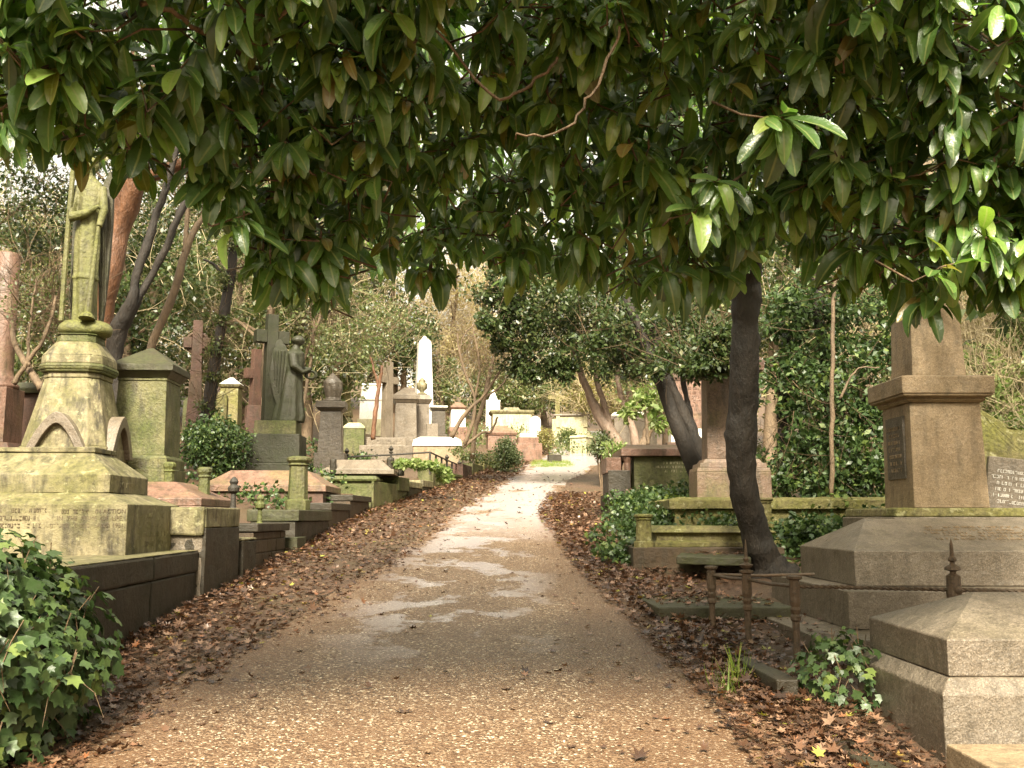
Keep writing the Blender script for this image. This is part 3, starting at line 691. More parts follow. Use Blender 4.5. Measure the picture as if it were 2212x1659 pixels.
# ---- big green chest tomb with granite slab
Y0 = 19.0; xr = px2x(800, 1060, Y0)
hiptomb('green_chest_tomb', 'big algae green chest tomb with a moulded lid, behind the green slab kerb', xr - 1.15, xr, Y0, Y0 + 2.4,
        [(gp(Y0) - .3, 0, 'body'), (zz(800, 1040, Y0), 0, 'body'), (zz(800, 1040, Y0), -.05, 'lid'), (zz(800, 1035, Y0), -.07, 'lid'), (zz(800, 1028, Y0), -.04, 'lid')], 'olive', RZ)
Y0 = 19.6; xr = px2x(846, 1020, Y0)
hiptomb('grey_slab_tomb', 'low grey granite ledger with a chamfered top lying on the big green chest tomb', xr - 1.5, xr, Y0, Y0 + 1.6,
        [(zz(846, 1024, Y0), 0, 'base'), (zz(846, 1013, Y0), 0, 'base'), (zz(846, 1013, Y0), .06, 'slab'), (zz(820, 993, Y0 + .3), .30, 'slab')], 'granite', RZ)

# ---- tall granite cross + long tomb
Yc = 29.8; k = mpp(Yc)
T = pix('plain_granite_cross', 'tall plain grey granite cross on a two step inscribed base', 'cross monument', 829, Yc, [
    ('lower_step', 962, 114, 114, 'granite'), ('upper_step', 945, 84, 84, 'granite')], .8, math.radians(6))
z0 = T['ztop']; cross(T, z0, 168 * k, .31, .25, .76, 128 * k, 'granite', rz=.75, armh=.22)
worn(T, .85, .15, 2, (0, -84 * k * .4 - .02, z0 - .12), 0, 'darkgranite', seed=9)
Y0 = 29.0; xr = px2x(992, 960, Y0)
hiptomb('coffin_tomb', 'long pale coffin shaped tomb with a bright curved lid, right of the plain granite cross', xr - 1.45, xr, Y0, Y0 + 2.0,
        [(gp(Y0) - .2, 0, 'body'), (zz(992, 963, Y0), 0, 'body'), (zz(992, 963, Y0), -.04, 'lid'), (zz(992, 950, Y0), .0, 'lid'), (zz(992, 944, Y0 + .2), .18, 'lid')], 'granite', RZ, mats={'lid': 'white', 'body': 'granite_tan'})
# ---- pedestals behind
Yc = 33.0
pix('hip_capped_pedestal', 'square brown granite pedestal with a moulded pointed cap, behind the plain granite cross', 'monument', 872, Yc, [
    ('base', 950, 60, 60, 'granite'), ('shaft', 870, 48, 44, 'granite'), ('cap', 862, 46, 56, 'granite'), ('cap', 852, 58, 58, 'granite'), ('cap', 837, 54, 6, 'granite')], 1, math.radians(8))
T = pix('urn_topped_pedestal', 'brown granite pedestal with a mossy lidded urn, left of the white obelisk', 'monument', 908, 34, [
    ('base', 950, 44, 44, 'granite'), ('shaft', 872, 34, 30, 'granite'), ('cap', 862, 32, 44, 'granite'), ('cap', 852, 44, 30, 'granite')], 1, math.radians(8))
z0 = T['ztop']; MB().lathe([(.16, z0), (.2, z0 + .04), (.08, z0 + .1), (.07, z0 + .14), (.19, z0 + .24), (.2, z0 + .42), (.12, z0 + .48), (.15, z0 + .52), (.04, z0 + .62), (0, z0 + .66)], n=14).build('urn', 'mossy', T, smooth=True)
T = pix('white_obelisk', 'tall pinkish white granite obelisk with a pyramid point', 'obelisk', 912, 38.0, [
    ('base', 930, 52, 52, 'white'), ('base', 905, 44, 44, 'white'), ('shaft', 738, 38, 26, 'white'), ('shaft', 726, 26, 3, 'white')], 1, math.radians(14))
pix('small_grey_headblock', 'small upright grey block in front of the dark panelled pedestal', 'headstone', 933, 32, [('block', 915, 26, 25, 'granite')], .5, math.radians(8))
T = pix('dark_panelled_pedestal', 'dark square pedestal with a sunk panel and a pale flat lid', 'monument', 945, 36.0, [
    ('base', 938, 38, 38, 'darkgranite'), ('shaft', 886, 30, 28, 'darkgranite'), ('cap', 880, 32, 38, 'darkgranite'), ('lid', 876, 38, 38, 'white')], 1, math.radians(8))
pix('pale_pink_pedestal', 'pale pink pedestal with a pointed cap and red base, behind bare stems', 'monument', 987, 39, [
    ('base', 922, 40, 40, 'pink'), ('shaft', 884, 32, 30, 'white'), ('cap', 879, 32, 38, 'pink'), ('cap', 869, 36, 12, 'white')], 1, math.radians(10))
T = pix('white_mausoleum', 'bright white chest mausoleum with a panelled front, partly hidden by the granite cross', 'tomb', 804, 37, [
    ('plinth', 905, 70, 70, 'pale'), ('body', 865, 62, 60, 'white'), ('cornice', 861, 64, 66, 'white'), ('upper_stage', 832, 56, 54, 'white'), ('upper_stage', 828, 58, 50, 'white')], .8, math.radians(6))
k = mpp(33); worn(T, .7, .4, 4, (0, -62 * k * .4 - .03, T['ztop'] - 1.0), 0, 'pale', seed=4)
pix('green_sided_box_tomb', 'low green sided box tomb with sloping lid, left of the granite cross', 'tomb', 762, 30, [
    ('body', 925, 44, 44, 'olive'), ('lid', 921, 46, 46, 'pale'), ('lid', 913, 46, 26, 'pale')], 1.2, math.radians(6))
# weathered standing figure by the mausoleum
T = pix('mossy_standing_figure', 'small mossy statue of a standing robed figure, left of the white mausoleum', 'statue', 740, 31, [('plinth', 905, 36, 34, 'olive'), ('plinth', 900, 30, 28, 'olive')], 1, 0)
z0 = T['ztop']; b = MB(); draped(b, [(z0, .3, .28, 0, 0, .08), (z0 + .5, .22, .2, 0, 0, .1), (z0 + 1.0, .2, .17, 0, 0, .05), (z0 + 1.25, .22, .16, 0, 0, .03), (z0 + 1.36, .08, .08, 0, 0, 0), (z0 + 1.42, .06, .06, 0, 0, 0)], 24, 7); head(b, 0, 0, z0 + 1.5, .11); b.tube([(-.2, 0, z0 + 1.25), (-.24, -.12, z0 + .95), (0, -.25, z0 + 1.05)], [.07, .07, .04], 6); b.tube([(.2, 0, z0 + 1.25), (.24, -.12, z0 + .95), (0, -.25, z0 + 1.05)], [.07, .07, .04], 6)
b.build('figure', 'yellowmoss', T, remesh=.03)
# far left group between trunks
T = pix('yellow_pedestal_tomb', 'yellow green pedestal with a white pyramid top, between two slim trunks left of the angel', 'monument', 494, 26, [
    ('shaft', 836, 42, 38, 'yellowmoss'), ('cornice', 829, 44, 50, 'mossy'), ('pyramid', 815, 48, 4, 'white')], 1, .05)
def headstone(name, label, px, py0, py1, Y, w, t, mat, rz=0, rnd_=1, group=None, tilt=0, cat='headstone', shape='round'):
    X = P(px, py1, Y).x; g = ter(X, Y) - .15; h = P(px, py1, Y).z - g; W = w * mpp(Y) / 2
    T = empty(name, label, cat, (X, Y, g), rz, group); T.rotation_euler = (0, tilt, rz)
    if shape == 'round': pts = [(-W, 0), (W, 0), (W, h - W)] + [(W * math.cos(a), h - W + W * math.sin(a)) for a in [i * PI / 12 for i in range(1, 12)]] + [(-W, h - W)]
    elif shape == 'gothic': pts = [(-W, 0), (W, 0), (W, h - 1.3 * W), (W * .85, h - .75 * W), (W * .45, h - .25 * W), (0, h), (-W * .45, h - .25 * W), (-W * .85, h - .75 * W), (-W, h - 1.3 * W)]
    else: pts = [(-W, 0), (W, 0), (W, h), (-W, h)]
    MB().extr(pts, -t / 2, t / 2).build('slab', mat, T, .01)
    return T, h, W
headstone('round_headstone', 'grey green round topped headstone left of the leaning ivy clad trunk', 413, 930, 858, 22, 30, .14, 'olive')
headstone('pointed_headstone', 'pale gothic pointed headstone in front of the yellow green pedestal', 480, 915, 845, 23, 26, .14, 'yellowmoss', shape='gothic')
T = pix('red_cross_marker', 'red sandstone cross on a stepped pedestal, left of the angel and cross', 'cross monument', 543, 24, [
    ('base', 905, 46, 44, 'redstone'), ('base', 875, 38, 36, 'redstone')], 1, .4)
z0 = T['ztop']; k = mpp(24); cross(T, z0, 125 * k, .26, .2, .6, 70 * k, 'redstone', rz=.4)
T = pix('ochre_cross_marker', 'faded ochre stone cross among the trees above the round headstone', 'cross monument', 450, 30, [('base', 880, 40, 36, 'yellowmoss')], 1, .2)
cross(T, T['ztop'], 100 * mpp(30), .3, .22, 1.0, 66 * mpp(30), 'yellowmoss')

# ---- iron railing of the left plot
def rail(name, label, pts, zr, mat, posts, r=.014, finial=True, group=None, twisted=False):
    """pts: world xy corners; zr: (rail height, post base) per corner"""
    z0 = min(q[1] for q in zr)
    T = empty(name, label, 'railing', (pts[0][0], pts[0][1], zr[0][1]), 0, group); o = Vector((pts[0][0], pts[0][1], zr[0][1]))
    for i in range(len(pts) - 1):
        a = Vector((*pts[i], zr[i][0])) - o; c = Vector((*pts[i + 1], zr[i + 1][0])) - o
        b = MB(); n = max(2, int((c - a).length / .012)) if twisted else 3
        if twisted: 
            for ph in (0, PI): b.tube([a.lerp(c, t / n) + Vector((0, .006 * math.cos(t * .9 + ph), .006 * math.sin(t * .9 + ph))) for t in range(n + 1)], r * .75, 5)
        else: b.tube([a, a.lerp(c, .5) + Vector((0, 0, -.01)), c], r, 8)
        b.build('rail', mat, T)
    for (x, y, zb, zt_, kind) in posts:
        x -= o.x; y -= o.y; zb -= o.z; zt_ -= o.z; b = MB()
        if kind == 'bar': b.lathe([(r * 1.2, zb), (r * 1.2, zt_)], x, y, 6)
        elif kind == 'spear': b.lathe([(r * 1.3, zb), (r * 1.3, zt_ - .2), (r * 2.6, zt_ - .17), (r * 1.2, zt_ - .14), (r * 3, zt_ - .08), (.002, zt_)], x, y, 8)
        b.build('upright', mat, T)
    return T
A = P(749, 987, 22.4); B = P(929, 977, 23.4); C2 = P(992, 1005, 27.6)
ps = []
for px, t in ((749, 0), (843, .52), (929, 1)):
    q = A.lerp(B, t); ps.append((q.x, q.y, q.z - .55, q.z + (.22 if t < 1 else 0), 'spear' if t < 1 else 'bar'))
for t in (.18, .36, .54, .72, .9, 1): q = B.lerp(C2, t); ps.append((q.x, q.y, q.z - .5, q.z + (.15 if t in (.54, 1) else 0), 'spear' if t in (.54, 1) else 'bar'))
rail('iron_plot_railing', 'thin black iron railing with spear finials near the granite cross', [(A.x, A.y), (B.x, B.y), (C2.x, C2.y)], [(A.z, A.z - .5), (B.z, B.z - .5), (C2.z, C2.z - .5)], 'blackiron', ps, .022)

# ---- far end of the path
pix('yellow_chest_tomb', 'wide yellowish chest tomb with an overhanging flat lid, left of the path end', 'tomb', 1104, 44, [
    ('body', 894, 86, 84, 'pale'), ('lid', 889, 88, 96, 'mossy'), ('lid', 885, 96, 94, 'mossy'), ('lid', 880, 40, 30, 'mossy')], .6, .1)
T = pix('panelled_chest_tomb', 'cream chest tomb with corner pilasters and shallow pointed lid, right of the path end', 'tomb', 1238, 46, [
    ('plinth', 932, 80, 76, 'pale'), ('body', 900, 66, 66, 'pale'), ('lid', 897, 70, 78, 'granite'), ('lid', 894, 78, 76, 'granite'), ('lid', 888, 60, 14, 'pale')], .6, -.12)
k = mpp(46)
for sx in (-1, 1): MB().box(sx * .66 - .09, sx * .66 + .09, -.5, -.43, .9, T['ztop'] - .2).build('pilaster', 'pale', T, .01)
T = pix('pale_tall_cross', 'slender pale yellow cross beside the cream chest tomb', 'cross monument', 1205, 50, [('base', 905, 26, 24, 'pale')], 1, 0)
cross(T, T['ztop'], 62 * mpp(50), .26, .2, 1.0, 48 * mpp(50), 'yellowmoss', armh=.2)
T = pix('white_spire_marker', 'white stone spire on a square block, left of the yellowish chest tomb', 'monument', 1065, 47, [
    ('block', 868, 32, 30, 'white'), ('block', 864, 32, 32, 'pale'), ('spire', 842, 20, 3, 'white')], 1, 0)
headstone('white_headstone', 'bright white rounded headstone at the right end of the yellowish chest tomb', 1156, 935, 899, 42, 24, .2, 'white')
pix('pink_hipped_block_tomb', 'pink granite block tomb with a hipped top, behind the round bush', 'tomb', 1082, 37, [
    ('body', 940, 62, 60, 'pink'), ('lid', 934, 64, 68, 'pink'), ('lid', 920, 66, 22, 'pink')], .8, .1)
pix('pink_stepped_block', 'pink granite ledger on two steps beside the grass, right of the round bush', 'tomb', 1140, 36, [
    ('lower_step', 957, 58, 58, 'pink'), ('upper_step', 944, 44, 44, 'pink'), ('ledger', 936, 36, 34, 'white')], .8, .1)
pix('low_verge_stone', 'low dark kerb stone at the edge of the leaf strip by the grass', 'kerb wall', 1198, 35, [('stone', 982, 30, 28, 'darkwall')], .5, .2)
headstone('red_far_cross', 'dark red upright slab behind the leaning trunks', 1356, 925, 842, 38, 14, .25, 'redstone', shape='flat')
pix('far_flat_lid_tomb', 'grey chest tomb with a bright flat lid, behind the leaning trunks on the right', 'tomb', 1375, 36, [
    ('body', 900, 92, 90, 'granite'), ('lid', 896, 96, 106, 'white'), ('lid', 890, 104, 90, 'white')], .6, -.1)
pix('low_sloping_kerb', 'low cream sloping kerb right of the path end', 'kerb wall', 1262, 40, [('wall', 945, 40, 38, 'pale'), ('coping', 940, 42, 38, 'pale')], 1.4, -.5)
# =================================================================== right side
# ---- front granite tomb (cut by the right edge)
def rtomb(name, label, secs, mat, cat='tomb', mats=None, rz=0):
    """secs: (part, z, X left, Y front, X right, Y back) rectangles stacked upwards"""
    z0 = secs[0][1]; x0, y0 = (secs[0][2] + secs[0][4]) / 2, (secs[0][3] + secs[0][5]) / 2
    T = empty(name, label, cat, (x0, y0, z0), rz); groups = []
    for q in secs:
        if not groups or groups[-1][0] != q[0]: groups.append((q[0], []))
        groups[-1][1].append(q)
    for part, L in groups:
        b = MB(); lo = []
        for i, (_, z, xa, ya, xb, yb) in enumerate(L):
            z += .002 if i == 0 else 0
            lo.append([(xa - x0, ya - y0, z - z0), (xb - x0, ya - y0, z - z0), (xb - x0, yb - y0, z - z0), (xa - x0, yb - y0, z - z0)])
        b.loft(lo); b.build(part, (mats or {}).get(part, mat), T, .008)
    return T
zc = P(2033, 1499, 4.9).z; zd = P(2054, 1463, 4.963).z; ze = P(2048, 1381, 4.963).z; zr = P(2126, 1279, 5.5).z
xa = P(2040, 1560, 4.9).x
T = rtomb('speckled_granite_tomb', 'speckled grey granite tomb with a hipped top, nearest to the camera at the lower right', [
    ('lower_block', gp(4.9) - .2, xa, 4.9, xa + 2.6, 6.1), ('lower_block', zc, xa, 4.9, xa + 2.6, 6.1), ('lower_block', zd, xa + .063, 4.963, xa + 2.54, 6.04),
    ('upper_block', zd, xa + .065, 4.965, xa + 2.53, 6.035), ('upper_block', ze, xa + .065, 4.965, xa + 2.53, 6.035), ('upper_block', zr, xa + .47, 5.49, xa + 2.1, 5.51)], 'granite')
xs = P(2065, 1618, 4.45).x
rtomb('worn_footstone', 'small tan footstone slab in the lower right corner', [('slab', gp(4.4) - .1, xs, 4.0, xs + 1.2, 4.6), ('slab', P(2065, 1618, 4.45).z, xs, 4.05, xs + 1.2, 4.55)], 'granite_tan', 'footstone')
# ---- hipped granite tomb with railings in front
zA = P(1761, 1383, 6.9).z; zB = P(1810, 1277, 7.5).z; zC0 = P(1830, 1190, 8.0).z; zT = P(1860, 1120, 8.75).z
T = rtomb('stepped_granite_tomb', 'long grey granite tomb of two steps and a hipped lid, below the tall obelisk pedestal', [
    ('bottom_step', gp(7) - .25, 2.21, 6.9, 5.6, 9.9), ('bottom_step', zA, 2.21, 6.9, 5.6, 9.9),
    ('middle_step', zA, 2.60, 7.5, 5.5, 9.7), ('middle_step', zB, 2.60, 7.5, 5.5, 9.7),
    ('lid', zB, 2.84, 8.0, 5.9, 9.5), ('lid', zC0, 2.84, 8.0, 5.9, 9.5), ('lid', zT, 3.22, 8.74, 5.5, 8.78)], 'granite')
worn(T, 1.5, .36, 5, (4.3 - 3.905, 8.38 - 8.4 - .0, (zC0 + zT) / 2 + .01 - (gp(7) - .25)), 0, 'granite_tan', tilt=math.atan2(.74, zT - zC0), seed=12)
# ---- obelisk
zS0 = P(1900, 1117, 9.15).z; zS1 = P(1900, 1097, 9.15).z
T = empty('tan_obelisk', 'tall tan granite obelisk on a square pedestal and a mossy slab', 'obelisk', (4.36, 9.85, gp(9.8) - .1), 0)
zo = T.location.z; ox, oy = 4.36, 9.85
def q(px, Y): return P(px, 1000, Y).x - ox
b = MB(); b.tiers([(0, .72, .72), (zS0 - zo, .72, .72)]); b.build('base', 'granite', T, .01)
b = MB(); b.tiers([(zS0 - zo + .002, .70, .70), (zS1 - zo, .69, .69)]); roughen(b.build('mossy_slab', 'yellowmoss', T, .015), .0)
z1 = P(2040, 870, 9.5).z - zo; b = MB(); b.tiers([(zS1 - zo + .002, .375, .375), (z1, .355, .355)]); b.build('pedestal', 'granite_tan', T, .008)
z2 = P(2040, 850, 9.4).z - zo; z3 = P(2040, 812, 9.4).z - zo
b = MB(); b.tiers([(z1 + .002, .37, .37), (z1 + .03, .40, .40), (z1 + .05, .39, .39), (z2 - .02, .45, .45), (z2, .455, .455)]); b.build('moulding', 'granite_tan', T, .006)
b = MB(); b.tiers([(z2 + .002, .465, .465), (z3, .465, .465), (z3 + .02, .36, .36)]); b.build('cap_slab', 'granite_tan', T, .01)
b = MB(); b.tiers([(z3 + .022, .275, .275), (z3 + 2.6, .19, .19), (z3 + 2.85, .01, .01)]); b.build('obelisk_shaft', 'granite_tan', T, .006)
b = MB(); h0 = .18; b.extr([(-.22, zS1 - zo + .3), (.22, zS1 - zo + .3), (.22, z1 - .12), (-.22, z1 - .12)], -.012, .02); b.xf(Matrix.Translation((-.372, 0, 0)) @ Matrix.Rotation(-PI / 2, 4, 'Z')); b.build('inscription_panel', 'darkgranite', T)
worn(T, .36, .5, 7, (-.388, 0, z1 - .45), -PI / 2, 'granite_tan', seed=15)
# ---- tilted headstone and mossy gable at the right edge
T, h, W = headstone('tilted_headstone', 'tilted flat grey headstone with worn lettering, leaning behind the tan obelisk pedestal', 2158, 1180, 990, 11.2, 106, .12, 'granite', rz=-.25, tilt=.14, shape='flat')
worn(T, W * 1.7, h * .35, 6, (0, -.063, h * .72), 0, 'white', seed=21)
X = P(2190, 980, 12.6).x; T = empty('mossy_gable_stone', 'yellow mossy gabled coping stone behind the tilted headstone', 'tomb', (X, 12.6, ter(X, 12.6) - .1), -.15); hz = P(2190, 985, 12.6).z - T.location.z
b = MB(); b.extr([(-.9, 0), (.9, 0), (.9, hz), (.75, hz + .06), (-.2, hz + .36), (-.6, hz + .62), (-.9, hz + .62)], -.5, .5); roughen(b.build('gable', 'yellowmoss', T, .02), .05, .2, 4)
# ---- railings in front of the granite tomb
def lathe_post(name, label, x, y, h, spike=False, extra=0):
    z = gp(y) - .12; T = empty(name, label, 'railing post', (x, y, z), 0, 'rusty iron railing posts of the granite tomb'); h += .12; b = MB()
    b.lathe([(.040, 0), (.036, .12), (.026, .15), (.024, h * .42), (.026, h - .30), (.036, h - .29), (.036, h - .265), (.028, h - .25), (.038, h - .22), (.030, h - .2), (.038, h - .17), (.038, h - .04), (.034, h - .02), (.055, h - .008), (.055, h + .008), (.02, h + .014)], n=12); b.build('shaft', 'iron', T)
    if spike:
        b = MB(); b.lathe([(.018, h + .0), (.022, h + .02), (.04, h + .03), (.055, h + .05), (.03, h + .06), (.014, h + .07), (.022, h + .085), (.026, h + .095), (.014, h + .11), (.012, h + .17), (.004, h + .24), (.0, h + .25)], n=12); b.build('spike', 'iron', T)
    return T
hz = -.475
hh = lambda y: hz - gp(y) + .06
lathe_post('iron_railing_post', 'furthest and shortest looking rusty railing post, above the fallen slab', 1.67, 8.1, hh(8.1))
lathe_post('iron_railing_post', 'middle rusty railing post with a spike on top, in front of the laurel trunk', 1.82, 7.5, hh(7.5), True)
lathe_post('iron_railing_post', 'nearest rusty railing post with a flat cap, at the corner of the railing', 1.97, 6.75, hh(6.75))
def ornate_post(label, x, y, g):
    z = gp(y) - .1; T = empty('spiked_finial_post', label, 'railing post', (x, y, z), 0, g); h = hz - z; b = MB()
    b.lathe([(.03, 0), (.025, .1), (.022, h - .17), (.034, h - .15), (.034, h - .13), (.028, h - .12), (.045, h - .10), (.05, h - .03), (.045, h + .04), (.046, h + .09), (.02, h + .105), (.02, h + .12), (.055, h + .13), (.045, h + .15), (.018, h + .165), (.014, h + .18), (.028, h + .19), (.026, h + .205), (.014, h + .22), (.010, h + .30), (.0, h + .34)], n=14); b.build('shaft', 'iron', T)
    b = MB(); b.lathe([(.0, -.012), (.022, -.01), (.028, .0), (.022, .010), (.0, .02)], n=10); b.xf(Matrix.Translation((.01, -.048, h)) @ Matrix.Rotation(PI / 2, 4, 'X')); b.build('boss', 'iron', T)
ornate_post('ornate rusty finial post with a tall spike, rising behind the speckled granite tomb', 2.93, 6.42, None)
rail('rusty_twisted_rail', 'rusty twisted iron rail running in front of the stepped granite tomb', [(1.97, 6.75), (2.93, 6.42), (3.9, 6.1)], [(hz, hz), (hz, hz), (hz, hz)], 'iron', [], .014, twisted=True)
rail('rusty_plain_rail', 'rusty iron rail linking the three railing posts beside the path', [(1.67, 8.1), (1.82, 7.5), (1.97, 6.75)], [(hz, hz)] * 3, 'iron', [], .013)
rail('rusty_back_rail', 'rusty iron rail behind the laurel trunk, at the back of the railed plot', [(1.67, 8.1), (2.55, 8.15)], [(hz, hz)] * 2, 'iron', [], .013)
# ---- kerbs and slabs on the right
def slab(name, label, x0, x1, y0, y1, zt_, th, mat, rz=0, tx=0, ty=0, cat='kerb stone', group=None):
    T = empty(name, label, cat, ((x0 + x1) / 2, (y0 + y1) / 2, zt_ - th), rz, group); T.rotation_euler = (tx, ty, rz)
    hx, hy = (x1 - x0) / 2, (y1 - y0) / 2; b = MB(); n = 9
    L = []
    for z, o in ((0, 0), (th, 0)):
        L.append([(-hx, -hy, z), (hx, -hy, z), (hx, hy, z), (-hx, hy, z)])
    b.loft(L); b.build('slab', mat, T, .012); return T
slab('low_kerb', 'low dark kerb stone under the nearest railing post', 1.58, 1.72, 6.0, 7.5, gp(6.7) + .08, .4, 'darkwall', .05, group='low kerb stones of the railed plot')
slab('low_kerb', 'low dark kerb stone beside the speckled granite tomb, among fallen leaves', 1.66, 1.80, 4.0, 5.7, gp(4.9) + .06, .4, 'darkwall', .04, group='low kerb stones of the railed plot')
zz_ = P(1540, 1308, 8.6).z
slab('fallen_slab', 'flat fallen stone slab strewn with leaves, behind the furthest railing post', 1.25, 2.45, 8.45, 9.6, zz_, .11, 'darkmoss', .03, cat='slab')
slab('flat_ledger', 'flat ledger slab tilted on the ground at the foot of the laurel tree', 1.95, 2.75, 10.6, 11.7, P(1550, 1200, 10.8).z, .09, 'darkmoss', -.25, .02, .02, cat='slab')
T = rtomb('moulded_kerb_tomb', 'mossy moulded kerb on a brown plinth under ivy, left of the laurel trunk', [
    ('plinth', gp(11.3) - .2, 1.42, 11.3, 3.2, 13.0), ('plinth', P(1400, 1183, 11.3).z, 1.42, 11.3, 3.2, 13.0),
    ('kerb', P(1400, 1183, 11.3).z, 1.70, 11.45, 3.15, 12.9), ('kerb', P(1400, 1172, 11.4).z, 1.70, 11.45, 3.15, 12.9), ('kerb', P(1400, 1168, 11.4).z, 1.73, 11.5, 3.12, 12.88), ('kerb', P(1400, 1155, 11.4).z, 1.73, 11.5, 3.12, 12.86), ('kerb', P(1400, 1150, 11.4).z, 1.68, 11.44, 3.16, 12.9), ('kerb', P(1400, 1143, 11.4).z, 1.74, 11.52, 3.1, 12.85), ('kerb', P(1400, 1137, 11.4).z, 1.8, 11.58, 3.05, 12.8)], 'yellowmoss', mats={'plinth': 'brownwall'})
G = 'mossy posts of the moulded kerb'
post('mossy_acorn_post', 'mossy yellow post with an acorn top at the left end of the moulded kerb', 1390, 1184, 1110, 11.42, .20, 'yellowmoss', 'cap', G)
post('mossy_acorn_post', 'mossy acorn topped post half hidden by ivy, in front of the pink pedestal base', 1650, 1140, 1075, 11.9, .20, 'yellowmoss', 'cap', G)
# ---- pink pedestal monument behind the trunk
Yc = 14.2
T = pix('tall_pink_pedestal', 'tall pink granite pedestal with a moulded foot and cornice, half hidden by the laurel trunk', 'monument', 1586, Yc, [
    ('bottom_block', 1019, 164, 160, 'brownpink'), ('foot_moulding', 1010, 160, 156, 'brownpink'), ('foot_moulding', 1000, 146, 142, 'brownpink'), ('foot_moulding', 991, 130, 116, 'brownpink'),
    ('shaft', 812, 104, 98, 'brownpink'), ('cornice', 800, 112, 130, 'redstone'), ('cornice', 780, 146, 150, 'redstone'), ('cornice', 755, 150, 100, 'darkmoss')], .6, 0)
T = rtomb('mossy_base_slab', 'broad mossy stone base under the tall pink pedestal', [
    ('base', gp(13) - .2, 2.2, 12.95, 5.3, 15.3), ('base', P(1450, 1100, 12.95).z, 2.2, 12.95, 5.3, 15.3), ('ledge', P(1450, 1100, 12.95).z, 2.12, 12.88, 5.38, 15.4), ('ledge', P(1450, 1080, 12.88).z, 2.12, 12.88, 5.38, 15.4), ('ledge', P(1450, 1074, 12.9).z, 2.3, 13.1, 5.2, 15.2)], 'yellowmoss', 'tomb base')
# ---- pink chest tomb with columns
Y0 = 17.2
x0 = P(1345, 1000, Y0).x; x1 = x0 + 2.2
zt1, zt0, zt2 = P(1345, 985, Y0).z, P(1345, 1060, Y0).z, P(1345, 966, Y0).z
T = rtomb('pink_lid_chest_tomb', 'green chest tomb with a thick pink lid and small corner columns', [
    ('plinth', gp(Y0) - .2, x0 - .25, Y0 - .1, x1 + .1, Y0 + 1.7), ('plinth', zt0 - .05, x0 - .25, Y0 - .1, x1 + .1, Y0 + 1.7),
    ('body', zt0 - .05, x0 + .22, Y0 + .12, x1 - .15, Y0 + 1.5), ('body', zt1, x0 + .22, Y0 + .12, x1 - .15, Y0 + 1.5),
    ('lid', zt1, x0 - .02, Y0, x1 + .05, Y0 + 1.6), ('lid', zt2 - .03, x0 - .02, Y0, x1 + .05, Y0 + 1.6), ('lid', zt2 + .08, x0 + .15, Y0 + .45, x1 - .1, Y0 + 1.2)], 'pink', mats={'plinth': 'darkwall', 'body': 'olive', 'lid': 'pink'})
cx_, cy_, cz_ = T.location
for dx in (.1,):
    for dy in (.12, 1.45):
        MB().lathe([(.09, zt0 - cz_ - .05), (.085, zt0 - cz_ + .02), (.06, zt0 - cz_ + .05), (.058, zt1 - cz_ - .12), (.09, zt1 - cz_ - .03), (.09, zt1 - cz_ - .004)], x0 + dx - cx_, Y0 + dy - cy_, 12).build('column', 'pink', T)
worn(T, 1.2, .22, 3, (.15, .12 - .9 - .008 + .1 - .003, (zt1 + zt0) / 2 - cz_ + .12), 0, 'pale', seed=31)
slab('pink_cube_block', 'square pink granite block at the left end of the pink lidded chest tomb', P(1305, 1000, 17.6).x, P(1338, 1000, 17.6).x, 17.3, 18.2, P(1320, 988, 17.3).z, .28, 'pink', cat='block')
slab('dark_block_plinth', 'dark plinth under the pink granite block', P(1309, 1000, 17.6).x, P(1345, 1000, 17.6).x + .1, 17.25, 18.25, P(1320, 1016, 17.3).z, .5, 'darkwall', cat='block')
T = pix('pink_inscribed_stele', 'wide pink inscribed slab monument with a moulded top and white foot', 'monument', 1500, 25, [
    ('base', 955, 120, 116, 'redstone'), ('foot', 926, 98, 96, 'white'), ('slab', 822, 86, 84, 'pink'), ('cornice', 815, 90, 96, 'redstone'), ('cornice', 806, 96, 80, 'redstone')], .4, 0)
worn(T, .8, .8, 7, (-.05, -84 * mpp(25) * .2 - .012, T['ztop'] - .75), 0, 'redstone', seed=33)

# =================================================================== trees
def T_twig(n=3):
    V = []; S = 3
    for i, (t, r) in enumerate([(0, 1), (.35, .8), (.7, .55), (1, .25)]):
        for k in range(3): V.append((.007 * r * math.cos(2.1 * k) + .10 * math.sin(t * 2.5), t, .007 * r * math.sin(2.1 * k) + .05 * math.sin(t * 4)))
    Fq = [(i * 3 + k, i * 3 + (k + 1) % 3, (i + 1) * 3 + (k + 1) % 3, (i + 1) * 3 + k) for i in range(3) for k in range(3)]
    return np.array(V), np.array(Fq)
T_TW = T_twig()
def curve(pts, n=14, wob=0, rr=random):
    """Catmull-Rom through points (with radius as 4th value)"""
    pts = [tuple(p) for p in pts]; Q = [pts[0]] + pts + [pts[-1]]; out = []; rad = []
    seg = len(pts) - 1; per = max(2, n // seg)
    for i in range(seg):
        p0, p1, p2, p3 = Q[i:i + 4]
        for j in range(per + (1 if i == seg - 1 else 0)):
            t = j / per
            v = [.5 * ((2 * b_) + (-a + c) * t + (2 * a - 5 * b_ + 4 * c - d) * t * t + (-a + 3 * b_ - 3 * c + d) * t ** 3) for a, b_, c, d in zip(p0, p1, p2, p3)]
            out.append(Vector(v[:3]) + Vector((rr.uniform(-wob, wob), rr.uniform(-wob, wob), rr.uniform(-wob, wob)))); rad.append(v[3] * rr.uniform(.93, 1.08))
    return out, rad
def ppath(L):
    return [(*P(px, py, Y), w * Y / F / 2) for px, py, Y, w in L]
